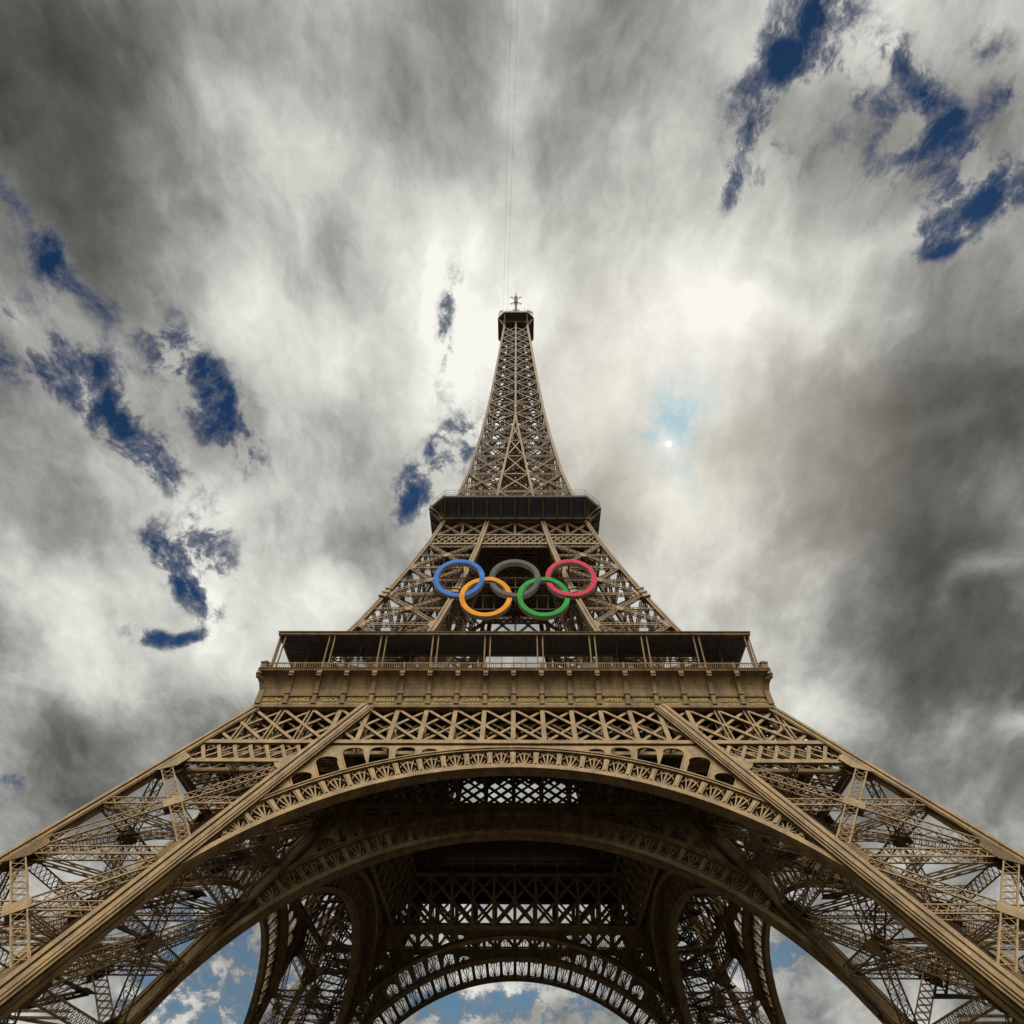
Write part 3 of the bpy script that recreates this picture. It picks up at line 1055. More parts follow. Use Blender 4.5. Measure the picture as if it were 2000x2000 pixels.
def miter_rows(mb, prof, mi=0, k=0):
    """sweep an (offset, z) profile along the front side, mitred at both corners"""
    vs, fs = [], []
    for off, z in prof:
        vs += [(-off, -off, z), (off, -off, z)]
    for i in range(len(prof) - 1):
        a = 2 * i
        fs.append((a, a + 1, a + 3, a + 2))
    mb.raw(vs, fs, mi)


def make_gallery():
    mb = MB()
    prof = [(36.0, 55.1), (37.05, 55.1), (37.28, 55.25), (37.28, 55.62), (37.1, 55.72), (37.1, 55.86), (36.96, 56.0), (36.93, 56.25), (36.93, 57.12), (37.1, 57.16), (37.12, 57.36), (36.9, 57.46),
            (36.87, 58.5), (36.95, 59.2), (37.08, 59.75), (37.3, 60.35), (37.58, 60.85), (37.7, 61.0), (37.95, 61.02), (37.98, 61.2), (37.9, 61.25), (38.0, 61.5), (36.2, 61.52)]
    miter_rows(mb, prof)
    gal = mb.build('gallery', IRON, tower)
    # consoles between the name panels
    S = 2 * 36.95 / 18
    proto = None
    for i in range(-9, 10):
        x = i * S
        if abs(i) == 9:
            continue
        if proto is None:
            cb = MB()
            y = -36.9

            def slab(x0, x1, y0, y1, z0, z1):
                cb.box((x0, y0, z0), (x1, y1, z1))
            slab(-0.30, 0.30, y - 0.34, y + 0.1, 55.95, 57.5)
            slab(-0.42, 0.42, y - 0.44, y + 0.1, 57.5, 57.72)
            slab(-0.36, 0.36, y - 0.40, y + 0.1, 57.72, 57.9)
            slab(-0.36, 0.36, y - 0.42, y + 0.1, 55.86, 56.05)
            ys = [(57.9, -0.36), (58.6, -0.42), (59.2, -0.55), (59.7, -0.72), (60.1, -0.90), (60.4, -1.06)]
            for (za, da), (zb_, db) in zip(ys[:-1], ys[1:]):
                w = 0.29
                cb.raw([(-w, y + da, za), (w, y + da, za), (w, y + 0.2, za), (-w, y + 0.2, za), (-w, y + db, zb_), (w, y + db, zb_), (w, y + 0.2, zb_), (-w, y + 0.2, zb_)],
                       [(0, 1, 5, 4), (1, 2, 6, 5), (3, 0, 4, 7), (0, 3, 2, 1), (4, 5, 6, 7)])
            # scroll head
            segs = 10
            for w, rr, zc, yc in ((0.36, 0.34, 60.6, y - 0.82), (0.30, 0.2, 60.15, y - 0.98)):
                ring = [(yc + rr * math.cos(t), zc + rr * math.sin(t)) for t in np.linspace(0, 2 * math.pi, segs, endpoint=False)]
                cb.raw([(-w, a, b) for a, b in ring] + [(w, a, b) for a, b in ring],
                       [tuple(range(segs)), tuple(range(2 * segs - 1, segs - 1, -1))] + [(j, segs + j, segs + (j + 1) % segs, (j + 1) % segs) for j in range(segs)])
            slab(-0.34, 0.34, y - 1.05, y + 0.1, 60.85, 61.03)
            proto = cb.build('console', IRON, gal)
            o = proto
        else:
            o = proto.copy()
            COL.objects.link(o)
            o.parent = gal
        o.location = (x, 0, 0)
    # corner console
    cb = MB()
    for (za, da), (zb_, db) in zip([(55.95, 37.1), (58.2, 37.0), (59.2, 37.25), (59.8, 37.6)], [(58.2, 37.0), (59.2, 37.25), (59.8, 37.6), (60.1, 37.7)]):
        q = []
        for z, d in ((za, da), (zb_, db)):
            q += [(-d - 0.12, -d - 0.12, z), (-d + 0.7, -d - 0.12, z), (-d + 0.7, -d + 0.7, z), (-d - 0.12, -d + 0.7, z)]
        cb.raw(q, [(0, 1, 5, 4), (1, 2, 6, 5), (2, 3, 7, 6), (3, 0, 4, 7), (0, 3, 2, 1), (4, 5, 6, 7)])
    for zc, rr in ((60.55, 0.45), (60.1, 0.32)):
        d = 37.72
        sg = 10
        rows = []
        for j in range(5):
            t = -math.pi / 2 + math.pi * j / 4
            rows += [(-d + rr * math.cos(t) * math.cos(u), -d + rr * math.cos(t) * math.sin(u), zc + rr * math.sin(t)) for u in np.linspace(0, 2 * math.pi, sg, endpoint=False)]
        cb.raw(rows, [(j * sg + i, j * sg + (i + 1) % sg, (j + 1) * sg + (i + 1) % sg, (j + 1) * sg + i) for j in range(4) for i in range(sg)])
    cb.build('corner_console', IRON, gal)
    # balustrade
    bb = MB()
    y = -37.55
    n = 226
    for i in range(n + 1):
        x = -37.4 + 74.8 * i / n
        bb.bar((x, y, 61.6), (x, y, 62.55), 0.09, 0.09, (0, 1, 0))
    bb.bar((-37.6, y, 62.6), (37.6, y, 62.6), 0.16, 0.12, (0, 1, 0))
    bb.bar((-37.6, y, 61.62), (37.6, y, 61.62), 0.2, 0.12, (0, 1, 0))
    for i in range(-9, 10):
        x = i * 4.1
        bb.bar((x, y, 61.5), (x, y, 62.75), 0.3, 0.2, (0, 1, 0))
    bb.build('balustrade', IRON, gal)
    cr = MB()
    cr.box((-37.85, -37.85, 61.5), (-36.9, -36.9, 62.5))
    cr.box((-37.95, -37.95, 62.5), (-36.8, -36.8, 62.68))
    cr.box((-37.65, -37.65, 62.68), (-37.1, -37.1, 63.0))
    cr.build('corner_pedestal', IRON, gal)
    return gal


gal = make_gallery()
for k in (1, 2, 3):
    copy_rot(gal, tower, k)

# gilded names on the frieze that faces the camera
NAMES = 'SEGUIN LALANDE TRESCA PONCELET BRESSE LAGRANGE BELANGER CUVIER LAPLACE DULONG CHASLES LAVOISIER AMPERE CHEVREUL FLACHAT NAVIER LEGENDRE CHAPTAL'.split()
dg = bpy.context.evaluated_depsgraph_get()
for i, nm in enumerate(NAMES):
    cu = bpy.data.curves.new('lettering', 'FONT')
    cu.body = nm
    cu.size = 0.86
    cu.align_x = 'CENTER'
    cu.space_character = 1.12
    cu.extrude = 0.03
    cu.offset = 0.022
    tmp = bpy.data.objects.new('lettering_curve', cu)
    COL.objects.link(tmp)
    dg.update()
    me = bpy.data.meshes.new_from_object(tmp.evaluated_get(bpy.context.evaluated_depsgraph_get()))
    bpy.data.objects.remove(tmp, do_unlink=True)
    xs = [v.co.x for v in me.vertices]
    wd = max(xs) - min(xs)
    f = min(1.0, 2.55 / wd)
    me.transform(Matrix.Rotation(math.pi / 2, 4, 'X') @ Matrix.Diagonal((f, 1, 1, 1)))
    me.materials.clear()
    me.materials.append(GOLD)
    o = bpy.data.objects.new('lettering', me)
    COL.objects.link(o)
    o.parent = gal
    o.location = ((i - 8.5) * 2 * 36.95 / 18, -36.98, 56.37)


# ---------------------------------------------------------------- covered walk on the first floor
def make_canopy():
    mb = MB()
    a, b = 37.1, 31.85
    zb, zt = 68.45, 69.0
    rows = [(b, zb + 0.05), (a - 0.5, zb + 0.05), (a - 0.45, zb - 0.02), (a - 0.02, zb - 0.02), (a, zb + 0.2), (a - 0.06, zb + 0.24), (a + 0.06, zb + 0.42), (a + 0.1, zt), (b, zt + 0.25), (b, zb + 0.05)]
    miter_rows(mb, rows)
    for i in range(-17, 18):
        x = i * 2.05
        if abs(x) < 36:
            mb.bar((x, -36.4, zb - 0.06), (x, -max(b + 0.1, abs(x) + 0.1), zb - 0.06), 0.14, 0.28, (0, 0, 1))
    mb.bar((-b, -b - 0.05, zb - 0.15), (b, -b - 0.05, zb - 0.15), 0.2, 0.5, (0, 1, 0))
    can = mb.build('canopy', [IRON], tower)
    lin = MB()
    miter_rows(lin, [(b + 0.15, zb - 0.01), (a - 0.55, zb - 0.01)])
    lin.build('roof_lining', LINING_SHADE, can)
    proto = None
    for i in range(-4, 4):
        xc = (i + 0.5) * 8.15
        for e in (-0.42, 0.42):
            if proto is None:
                pb = MB()
                pb.bar((0, -36.75, 61.5), (0, -36.75, 68.4), 0.2, 0.2, (0, 1, 0))
                pb.box((-0.2, -36.95, 61.5), (0.2, -36.55, 61.95))
                pb.box((-0.17, -36.92, 68.1), (0.17, -36.58, 68.42))
                proto = pb.build('post', IRON, can)
                o = proto
            else:
                o = proto.copy()
                COL.objects.link(o)
                o.parent = can
            o.location = (xc + e, 0, 0)
    for x in (-35.9, -36.75, 36.1):
        o = proto.copy()
        COL.objects.link(o)
        o.parent = can
        o.location = (x, 0, 0)
    for x in (-32.6, -24.4, -16.3, 16.3, 24.4, 32.6):
        o = proto.copy()
        COL.objects.link(o)
        o.parent = can
        o.location = (x, 2.6, 0)
    return can


can = make_canopy()
for k in (1, 2, 3):
    copy_rot(can, tower, k)

# glazed screen at the back of the covered walk
for k in (0, 2):
    ws = MB()
    for i in range(-7, 8):
        ws.bar((i * 2.05 * 0.95, -31.7, 61.5), (i * 2.05 * 0.95, -31.7, 68.2), 0.09, 0.12, (0, 1, 0))
    for z in (61.7, 64.2, 66.0):
        ws.bar((-13.7, -31.7, z), (13.7, -31.7, z), 0.08, 0.1, (0, 1, 0))
    w = ws.build('windscreen', STEEL, tower)
    w.rotation_euler = (0, 0, math.pi / 2 * k)
    g = MB()
    g.box((-13.6, -31.66, 61.6), (13.6, -31.63, 66.0))
    g.build('pane', GLASS, w)
    for sg in (-1, 1):
        st = MB()
        x0 = sg * 12.3
        st.bar((x0 + sg * 3.3, -33.2, 61.6), (x0 + sg * 0.6, -33.2, 65.4), 0.55, 0.12, (0, 1, 0))
        st.bar((x0 + sg * 0.6, -33.2, 65.4), (x0 - sg * 1.6, -33.2, 65.4), 0.3, 0.12, (0, 1, 0))
        st.box((min(x0 + sg * 0.5, x0 - sg * 1.5), -33.9, 61.5), (max(x0 + sg * 0.5, x0 - sg * 1.5), -33.3, 65.2))
        for j in range(7):
            st.bar((x0 + sg * 0.6, -33.25, 62 + j * 0.45), (x0 - sg * 1.6, -33.25, 62 + j * 0.45), 0.12, 0.1, (0, 1, 0))
        st.build('stair_block', STEEL, w)


# ================================================================ legs between the galleries
def make_upper_leg():
    mb = MB()
    lv = [58.0, 68.0, 78.0, 88.0, 98.0, 107.8]
    for k0, k1 in FACES:
        f0, f1 = ARR[k0], ARR[k1]
        inner = (k0, k1) in (('b', 'd'), ('c', 'd'))
        for z0, z1 in zip(lv[:-1], lv[1:]):
            n = facenormal(k0, k1, z0, z1)
            truss(mb, f0(z0), f1(z1), n, 0.78, 0.6, 0.14, 0.95, 0.085)
            truss(mb, f1(z0), f0(z1), n, 0.78, 0.6, 0.14, 0.95, 0.085)
            truss(mb, f0(z0), f1(z0), n, 0.8, 0.6, 0.14, 0.95, 0.085)
            zm = (z0 + z1) / 2
            truss(mb, f0(zm), f1(zm), n, 0.6, 0.5, 0.11, 0.95, 0.07)
            c = (f0(zm) + f1(zm)) / 2
            tz = (f0(z1) - f0(z0)).normalized()
            dx = (f1(zm) - f0(zm)).normalized()
            mb.quadplate([c + dx * 0.9, c + tz * 0.9, c - dx * 0.9, c - tz * 0.9], n, 0.66)
            for g, h in ((f0, f1), (f1, f0)):
                d = (h(z0) - g(z0)).normalized()
                q = g(z0)
                tg = (g(z0 + 1) - g(z0)).normalized()
                mb.quadplate([q + tg * 1.5, q + tg * 0.6 + d * 1.4, q - tg * 0.6 + d * 1.4, q - tg * 1.5], n, 0.7)
    for z in (68.0, 78.0, 88.0, 98.0):
        a, b, c, d = (ARR[k](z) for k in 'abcd')
        truss(mb, a, d, (0, 0, 1), 0.6, 0.5, 0.1, 1.1, 0.07, sides=False)
        truss(mb, b, c, (0, 0, 1), 0.6, 0.5, 0.1, 1.1, 0.07, sides=False)
        # thick collar where two lengths of the outer beam meet
    for z in (88.0,):
        for key, s in (('a', 1.5), ('b', 1.6), ('c', 1.6), ('d', 1.4)):
            p = ARR[key]
            for dz in (-1.3, 0.0, 1.3):
                mb.bar(p(z + dz - 0.18), p(z + dz + 0.18), s, s, (1, 0, 0))
            mb.bar(p(z - 1.3), p(z + 1.3), s - 0.35, s - 0.35, (1, 0, 0))
    o = mb.build('upper_leg', IRON, tower)
    zs = (55, 62, 68, 78, 88, 98, 108, 118.2)
    for k, st, sz in (('a', 2, 0.85), ('b', 2, 1.05), ('c', 2, 1.05), ('d', 2, 0.85)):
        corner_beam(zs, k, sz, (1, 0, 0), (0, 1, 0), st).build('corner_beam', IRON, o)
    tr = MB()
    mid = lambda z, u: V3(-(O(z) + I(z)) / 2 + u, -(O(z) + I(z)) / 2 - u, z)
    zz = np.linspace(61.5, 116, 9)
    n = V3(1, 1, 0.6).normalized()
    for z0, z1 in zip(zz[:-1], zz[1:]):
        for u in (-1.5, 1.5):
            truss(tr, mid(z0, u), mid(z1, u), n, 0.9, 1.3, 0.2, 1.3, 0.14)
        for j in range(4):
            z = z0 + (z1 - z0) * j / 4
            tr.bar(mid(z, -1.5), mid(z, 1.5), 0.16, 0.4, n)
    tr.build('lift_track', DARKIRON, o)
    return o


uleg = make_upper_leg()
for k in (1, 2, 3):
    copy_rot(uleg, tower, k)


# belts of lattice under the second gallery
def face_pt(fn, x, z, off=0.0):
    return V3(x, -fn(z) - off, z)


def make_belt(fn, fx):
    mb = MB()
    n = V3(0, -1, 0.25).normalized()

    def clipbar(xa, za, xb, zb, w, d, off):
        tt = np.linspace(0, 1, 31)
        ok = [t for t in tt if abs(xa + (xb - xa) * t) <= fx(za + (zb - za) * t) + 0.03]
        if len(ok) < 3:
            return
        t0, t1 = ok[0], ok[-1]
        mb.bar(face_pt(fn, xa + (xb - xa) * t0, za + (zb - za) * t0, off), face_pt(fn, xa + (xb - xa) * t1, za + (zb - za) * t1, off), w, d, n)
    for off in (0.1, -0.9):
        for z, w in ((107.95, 0.5), (111.75, 0.5), (117.9, 0.6)):
            L = fx(z)
            mb.bar(face_pt(fn, -L, z, off), face_pt(fn, L, z, off), w, 0.3, n)
        x = -22.0
        while x < 22:
            clipbar(x, 108.1, x + 3.0, 111.6, 0.26, 0.12, off)
            clipbar(x + 3.0, 108.1, x, 111.6, 0.26, 0.12, off - 0.14)
            x += 1.5
    # tall crosses above
    zb_, zt_ = 112.0, 117.6
    xi = I(115)
    L = fx(115)
    bays = [(-xi, 0), (0, xi)]
    if L > xi + 2:
        m = (L + xi) / 2
        bays += [(-L, -m), (-m, -xi), (xi, m), (m, L)]
    for xa, xb in bays:
        for s in (0, 1):
            p0 = face_pt(fn, xa, zb_ if s else zt_, -0.2)
            p1 = face_pt(fn, xb, zt_ if s else zb_, -0.2)
            truss(mb, p0, p1, n, 0.5, 0.5, 0.12, 0.7, 0.07, sides=False)
    for xa in {x for b in bays for x in b}:
        truss(mb, face_pt(fn, xa, zb_, -0.2), face_pt(fn, xa, zt_, -0.2), n, 0.5, 0.5, 0.12, 0.7, 0.07, sides=False)
    return mb.build('belt_girder', IRON, tower)


belt = make_belt(O, O)
ibelt = make_belt(I, I)
for k in (1, 2, 3):
    copy_rot(belt, tower, k)
    copy_rot(ibelt, tower, k)


# ================================================================ second gallery
def octa(h, c, z):
    a = h - c
    return [(-a, -h, z), (a, -h, z), (h, -a, z), (h, a, z), (a, h, z), (-a, h, z), (-h, a, z), (-h, -a, z)]


def loft(mb, rings, cap0=False, cap1=False):
    k = len(rings[0])
    vs = [p for r in rings for p in r]
    fs = []
    for i in range(len(rings) - 1):
        for j in range(k):
            fs.append((i * k + j, i * k + (j + 1) % k, (i + 1) * k + (j + 1) % k, (i + 1) * k + j))
    if cap0:
        fs.append(tuple(range(k - 1, -1, -1)))
    if cap1:
        fs.append(tuple(range((len(rings) - 1) * k, len(rings) * k)))
    mb.raw(vs, fs)


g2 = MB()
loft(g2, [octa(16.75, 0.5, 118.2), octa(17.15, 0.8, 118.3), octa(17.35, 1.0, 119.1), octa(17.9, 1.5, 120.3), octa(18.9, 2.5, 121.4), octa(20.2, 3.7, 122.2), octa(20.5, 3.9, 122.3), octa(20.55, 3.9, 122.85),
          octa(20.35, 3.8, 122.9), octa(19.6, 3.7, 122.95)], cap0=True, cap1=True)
gal2 = g2.build('second_gallery', LINING_SHADE, tower)  # shell darkened: the soffit's shade is put into its colour
mo = MB()
for k in range(4):
    c, s = (1, 0, -1, 0)[k], (0, 1, 0, -1)[k]
    R = lambda x, y, z: (x * c - y * s, x * s + y * c, z)
    mo.bar(R(-17.3, -17.3, 118.25), R(17.3, -17.3, 118.25), 0.32, 0.3, (0, 0, 1))
mo.build('lower_moulding', IRON, gal2)
cv = [(17.2, 118.4), (17.4, 119.1), (17.95, 120.3), (18.95, 121.4), (20.25, 122.2)]
proto = None
for k in range(4):
    for i in range(-5, 6):
        if proto is None:
            rb = MB()
            for (o0, z0), (o1, z1) in zip(cv[:-1], cv[1:]):
                rb.bar((0, -o0, z0), (0, -o1, z1), 0.32, 0.5, (0, -1, 0.8))
            rb.bar((0, -17.35, 118.3), (0, -20.3, 122.1), 0.34, 0.34, (0, -1, 0.3))
            proto = rb.build('bracket', IRON, gal2)
            o = proto
        else:
            o = proto.copy()
            COL.objects.link(o)
            o.parent = gal2
        a = math.pi / 2 * k
        o.rotation_euler = (0, 0, a)
        o.location = (i * 3.28 * math.cos(a), i * 3.28 * math.sin(a), 0)
for k in range(4):
    cb = MB()
    for s_ in (0, 1):
        pts = []
        for o0, z0 in cv:
            f = o0 - 16.9
            q = (-16.9 - f * 0.96, -16.9 - f * 0.12, z0 - 0.1)
            pts.append((q[1], q[0], q[2]) if s_ else q)
        cb.poly(pts, 0.3, 0.4, (-1, -1, 0.8))
    o = cb.build('corner_bracket', IRON, gal2)
    o.rotation_euler = (0, 0, math.pi / 2 * k)
rl = MB()
for h, z in ((20.4, 123.4), (20.4, 124.0), (20.4, 125.0)):
    r = octa(h, 3.9, z)
    for a, b in zip(r, r[1:] + r[:1]):
        rl.bar(a, b, 0.07, 0.07)
r = octa(20.4, 3.9, 122.9)
for a, b in zip(r, r[1:] + r[:1]):
    n_ = max(2, int((Vector(b) - Vector(a)).length / 2.2))
    for i in range(n_):
        p = Vector(a).lerp(Vector(b), i / n_)
        rl.bar(p, p + V3(0, 0, 2.1), 0.07, 0.07, (0, 1, 0))
rl.build('railing', IRON, gal2)
proto = None
for (x, y) in ((-11.2, -19.9), (11.2, -19.9), (-19.9, 11), (19.9, 11), (0, 19.9)):
    if proto is None:
        lm = MB()
        lm.box((-0.35, -0.3, 122.95), (0.35, 0.3, 123.3))
        lm.box((-0.12, -0.1, 122.9), (0.12, 0.1, 123.0))
        proto = lm.build('floodlight', LAMPW, gal2)
        o = proto
    else:
        o = proto.copy()
        COL.objects.link(o)
        o.parent = gal2
    o.location = (x, y, 0)


# ================================================================ spire
def make_spire():
    mb = MB()
    lv = [122.9, 132.3, 141.5, 151.0, 160.0, 168.5, 176.5, 184.0, 191.0, 198.0, 204.5, 211.0, 217.0, 223.0, 228.5, 234.0, 239.5, 245.0]
    for k in range(4):
        c, s = (1, 0, -1, 0)[k], (0, 1, 0, -1)[k]
        R = lambda x, y, z: V3(x * c - y * s, x * s + y * c, z)
        up = R(0, -1, 0.1)
        for z0, z1 in zip(lv[:-1], lv[1:]):
            o0, o1, i0, i1 = O(z0), O(z1), I(z0), I(z1)
            big = z1 < 175
            w = 0.42 if big else 0.34
            for sg in (-1, 1):
                A0, A1 = R(sg * o0, -o0, z0), R(sg * o1, -o1, z1)
                B0, B1 = R(sg * i0, -o0, z0), R(sg * i1, -o1, z1)
                if big:
                    truss(mb, A0, B1, up, 0.55, 0.4, 0.1, 0.75, 0.07)
                    truss(mb, B0, A1, up, 0.55, 0.4, 0.1, 0.75, 0.07)
                    truss(mb, (A0 + A1) / 2, (B0 + B1) / 2, up, 0.4, 0.3, 0.08, 0.75, 0.06, sides=False)
                else:
                    mb.bar(A0, B1, w, 0.3, up)
                    mb.bar(B0, A1, w, 0.3, up)
                truss(mb, A0, B0, up, 0.5, 0.5, 0.1, 0.75, 0.07, sides=False)
                # inner walls of the four columns
                if i0 > 0.6:
                    D0, D1 = R(sg * i0, -i0, z0), R(sg * i1, -i1, z1)
                    for p, q in ((B0, D1), (D0, B1)):
                        truss(mb, p, q, R(1, 0, 0), 0.5, 0.35, 0.1, 0.75, 0.06, sides=False)
                    mb.bar(B0, D0, 0.4, 0.35, (0, 0, 1))
                    mb.bar(D0, D1, 0.55, 0.55, up)
                else:
                    mb.bar(R(sg * o0 * 0.5, -o0, z0), R(sg * o0 * 0.5, o0, z0), 0.25, 0.25, (0, 0, 1))
            if big and i0 > 1.0:
                mb.bar(R(-i0, -o0, z0), R(i1, -o1, z1), 0.36, 0.3, up)
                mb.bar(R(i0, -o0, z0), R(-i1, -o1, z1), 0.36, 0.3, up)
                mb.bar(R(-i0, -o0, z0), R(i0, -o0, z0), 0.4, 0.35, up)
            # horizontal frames
            mb.bar(R(-o0, -o0, z0), R(o0, o0, z0), 0.3, 0.3, (0, 0, 1))
            mb.bar(R(0, -o0, z0), R(o0, 0, z0), 0.3, 0.25, (0, 0, 1))
    # lift guides and stairs up the core
    for x, y in ((-1.9, -1.9), (1.9, -1.9), (1.9, 1.9), (-1.9, 1.9)):
        truss(mb, (x, y, 122.9), (x, y, 252), (x, y, 0), 0.6, 0.6, 0.14, 1.2, 0.1)
    z = 123.0
    k = 0
    while z < 249:
        for (xa, ya), (xb, yb) in (((-1.9, -1.9), (1.9, -1.9)), ((1.9, -1.9), (1.9, 1.9)), ((1.9, 1.9), (-1.9, 1.9)), ((-1.9, 1.9), (-1.9, -1.9))):
            mb.bar((xa, ya, z), (xb, yb, z + 2.6), 0.16, 0.16)
            mb.bar((xb, yb, z), (xa, ya, z + 2.6), 0.16, 0.16)
            mb.bar((xa, ya, z), (xb, yb, z), 0.2, 0.3)
        # stair flights round the core
        e = 2.9
        cs = [(-e, -e), (e, -e), (e, e), (-e, e)]
        (xa, ya), (xb, yb) = cs[k % 4], cs[(k + 1) % 4]
        mb.bar((xa, ya, z), (xb, yb, z + 2.6), 0.8, 0.12, (0, 0, 1))
        mb.bar((xa, ya, z + 1), (xb, yb, z + 3.6), 0.08, 0.08, (0, 0, 1))
        z += 2.6
        k += 1
    sp = mb.build('spire', IRON, tower)
    zs = [118.2, 130.3, 143.3, 163, 180.7, 199.6, 216.4, 228.6, 246.2]
    for k in range(4):
        cb = MB()
        cbm = MB()
        for z0, z1 in zip(zs[:-1], zs[1:]):
            cb.bar((-O(z0), -O(z0), z0), (-O(z1), -O(z1), z1), 0.72, 0.72, (0, -1, 0))
            cb.bar((-O(z0) - 0.1, -O(z0) - 0.1, z0), (-O(z1) - 0.1, -O(z1) - 0.1, z1), 0.3, 0.75, (0, -1, 0))
        o = cb.build('corner_beam', IRON, sp)
        o.rotation_euler = (0, 0, math.pi / 2 * k)
        zi = [118.2, 130.3, 146, 160, 169.4, 175]
        for sg in (-1, 1):
            ib = MB()
            for z0, z1 in zip(zi[:-1], zi[1:]):
                ib.bar((sg * (I(z0) + 0.05), -O(z0) - 0.05, z0), (sg * (I(z1) + 0.05), -O(z1) - 0.05, z1), 0.6, 0.6, (0, -1, 0))
            o = ib.build('inner_beam', IRON, sp)
            o.rotation_euler = (0, 0, math.pi / 2 * k)
        zi = [173, 180.7, 199.6, 216.4, 228.6, 246, 250]
        for z0, z1 in zip(zi[:-1], zi[1:]):
            cbm.bar((0, -O(z0) - 0.05, z0), (0, -O(z1) - 0.05, z1), 0.56, 0.5, (0, -1, 0))
        o = cbm.build('middle_beam', IRON, sp)
        o.rotation_euler = (0, 0, math.pi / 2 * k)
    return sp


make_spire()

# ================================================================ top platform and mast
tp = MB()
loft(tp, [octa(4.6, 0.05, 249.5), octa(4.7, 0.1, 250.2), octa(5.4, 1.0, 252.2), octa(6.85, 2.3, 253.0), octa(6.98, 2.35, 253.05), octa(6.98, 2.35, 254.2), octa(6.7, 2.3, 254.3)], cap0=True, cap1=True)
loft(tp, [octa(4.7, 1.4, 254.3), octa(4.7, 1.4, 257.0), octa(5.1, 1.5, 257.1), octa(5.1, 1.5, 257.4), octa(4.2, 1.3, 257.5), octa(3.4, 1.1, 259.5)], cap1=True)
top = tp.build('top_platform', DARKIRON, tower)
ed = MB()
for k in range(4):
    c, s = (1, 0, -1, 0)[k], (0, 1, 0, -1)[k]
    R = lambda x, y, z: (x * c - y * s, x * s + y * c, z)
    ed.bar(R(-4.7, -6.98, 253.0), R(4.7, -6.98, 253.0), 0.4, 0.35, (0, 0, 1))
    ed.bar(R(-6.98, -4.6, 253.0), R(-4.6, -6.98, 253.0), 0.3, 0.3, (0, 0, 1))
ed.build('edge_beam', IRON, top)
for k in range(4):
    for sx in (-1, 1):
        stb = MB()
        for (q0, q1) in (((4.35, 4.35, 246.0), (4.45, 6.8, 252.9)),):
            stb.bar((sx * q0[0], -q0[1], q0[2]), (sx * q1[0], -q1[1], q1[2]), 0.42, 0.42, (1, 0, 0))
        pts = [(sx * (4.4 + 2.2 * t ** 1.6), -4.5, 246.4 + 6.4 * (1 - (1 - t) ** 2) ** 0.8) for t in np.linspace(0, 1, 8)]
        stb.poly(pts, 0.34, 0.34, (0, 1, 0))
        o = stb.build('strut', IRON, top)
        o.rotation_euler = (0, 0, math.pi / 2 * k)
for x, y, h, w in ((-6.3, -6.0, 2.2, 0.35), (-5.8, -6.4, 1.6, 0.5), (-5.2, -6.7, 2.0, 0.25), (-6.7, -5.3, 1.4, 0.4), (-3.6, -6.8, 2.6, 0.16), (-2.4, -6.8, 1.6, 0.3), (2.4, -6.8, 1.7, 0.12), (3.6, -6.8, 2.8, 0.22),
                   (4.6, -6.7, 1.6, 0.4), (5.3, -6.4, 2.2, 0.5), (5.9, -6.2, 1.3, 0.6), (6.6, -5.4, 3.0, 0.4), (-0.6, -6.8, 1.2, 0.2), (1.1, -6.8, 1.1, 0.25)):
    am = MB()
    am.bar((x, y, 254.2), (x, y, 254.2 + h), w * 0.4, w * 0.4, (0, 1, 0))
    am.bar((x, y, 254.2 + h * 0.45), (x, y, 254.2 + h), w, w * 0.8, (0, 1, 0))
    am.bar((x - w, y, 254.2 + h * 0.3), (x + w, y, 254.2 + h * 0.3), 0.1, 0.1, (0, 1, 0))
    am.build('antenna', DARKIRON, top)
ms = MB()
loft(ms, [octa(1.9, 0.6, 259.5), octa(1.8, 0.6, 262.0), octa(1.2, 0.4, 264.0), octa(0.55, 0.2, 265.5), octa(0.5, 0.2, 277.0), octa(0.75, 0.25, 277.4), octa(0.75, 0.25, 283.5), octa(0.3, 0.1, 284.2), octa(0.28, 0.1, 286.2)], cap0=True, cap1=True)
for a in np.linspace(0, 2 * math.pi, 12, endpoint=False):
    p = [V3(1.6 * math.cos(a), 1.6 * math.sin(a), 262), V3(2.6 * math.cos(a), 2.6 * math.sin(a), 266.2), V3(2.5 * math.cos(a + 0.5), 2.5 * math.sin(a + 0.5), 266.2), V3(0.6 * math.cos(a), 0.6 * math.sin(a), 268.5)]
    ms.poly(p, 0.12, 0.12, (0, 0, 1))
mast = ms.build('mast', DARKIRON, top)
for k in range(4):
    for vz in (-1, 1):
        am = MB()
        zc = 280.6
        a = k * math.pi / 2
        dv = V3(math.cos(a), math.sin(a), 0)
        p0 = V3(0, 0, zc + vz * 0.6)
        p1 = p0 + dv * 2.1 + V3(0, 0, vz * 3.0)
        am.bar(p0, p1, 0.22, 0.22)
        t = V3(-dv.y, dv.x, 0)
        ax = (dv * 0.8 + V3(0, 0, -vz * 0.9)).normalized()
        am.bar(p1 - ax * 0.9, p1 + ax * 0.9, 0.16, 0.16)
        am.bar(p0.lerp(p1, 0.7) - ax * 0.6, p0.lerp(p1, 0.7) + ax * 0.6, 0.12, 0.12)
        am.build('antenna_arm', DARKIRON, mast)

# ================================================================ the five rings
emb = bpy.data.objects.new('ring_emblem', None)
COL.objects.link(emb)
emb.location = (0.2, -26.0, 83.0)
tag(emb, 'giant emblem of five interlocking coloured rings hung between the two galleries of the tower', 'emblem')
RS = {'blue': (-10.95, 91.2, 1), 'black': (-0.15, 91.2, 1), 'red': (10.75, 91.2, 1), 'yellow': (-5.6, 86.35, -1), 'green': (5.3, 86.35, -1)}
RO, RI, TH = 4.98, 4.02, 1.0


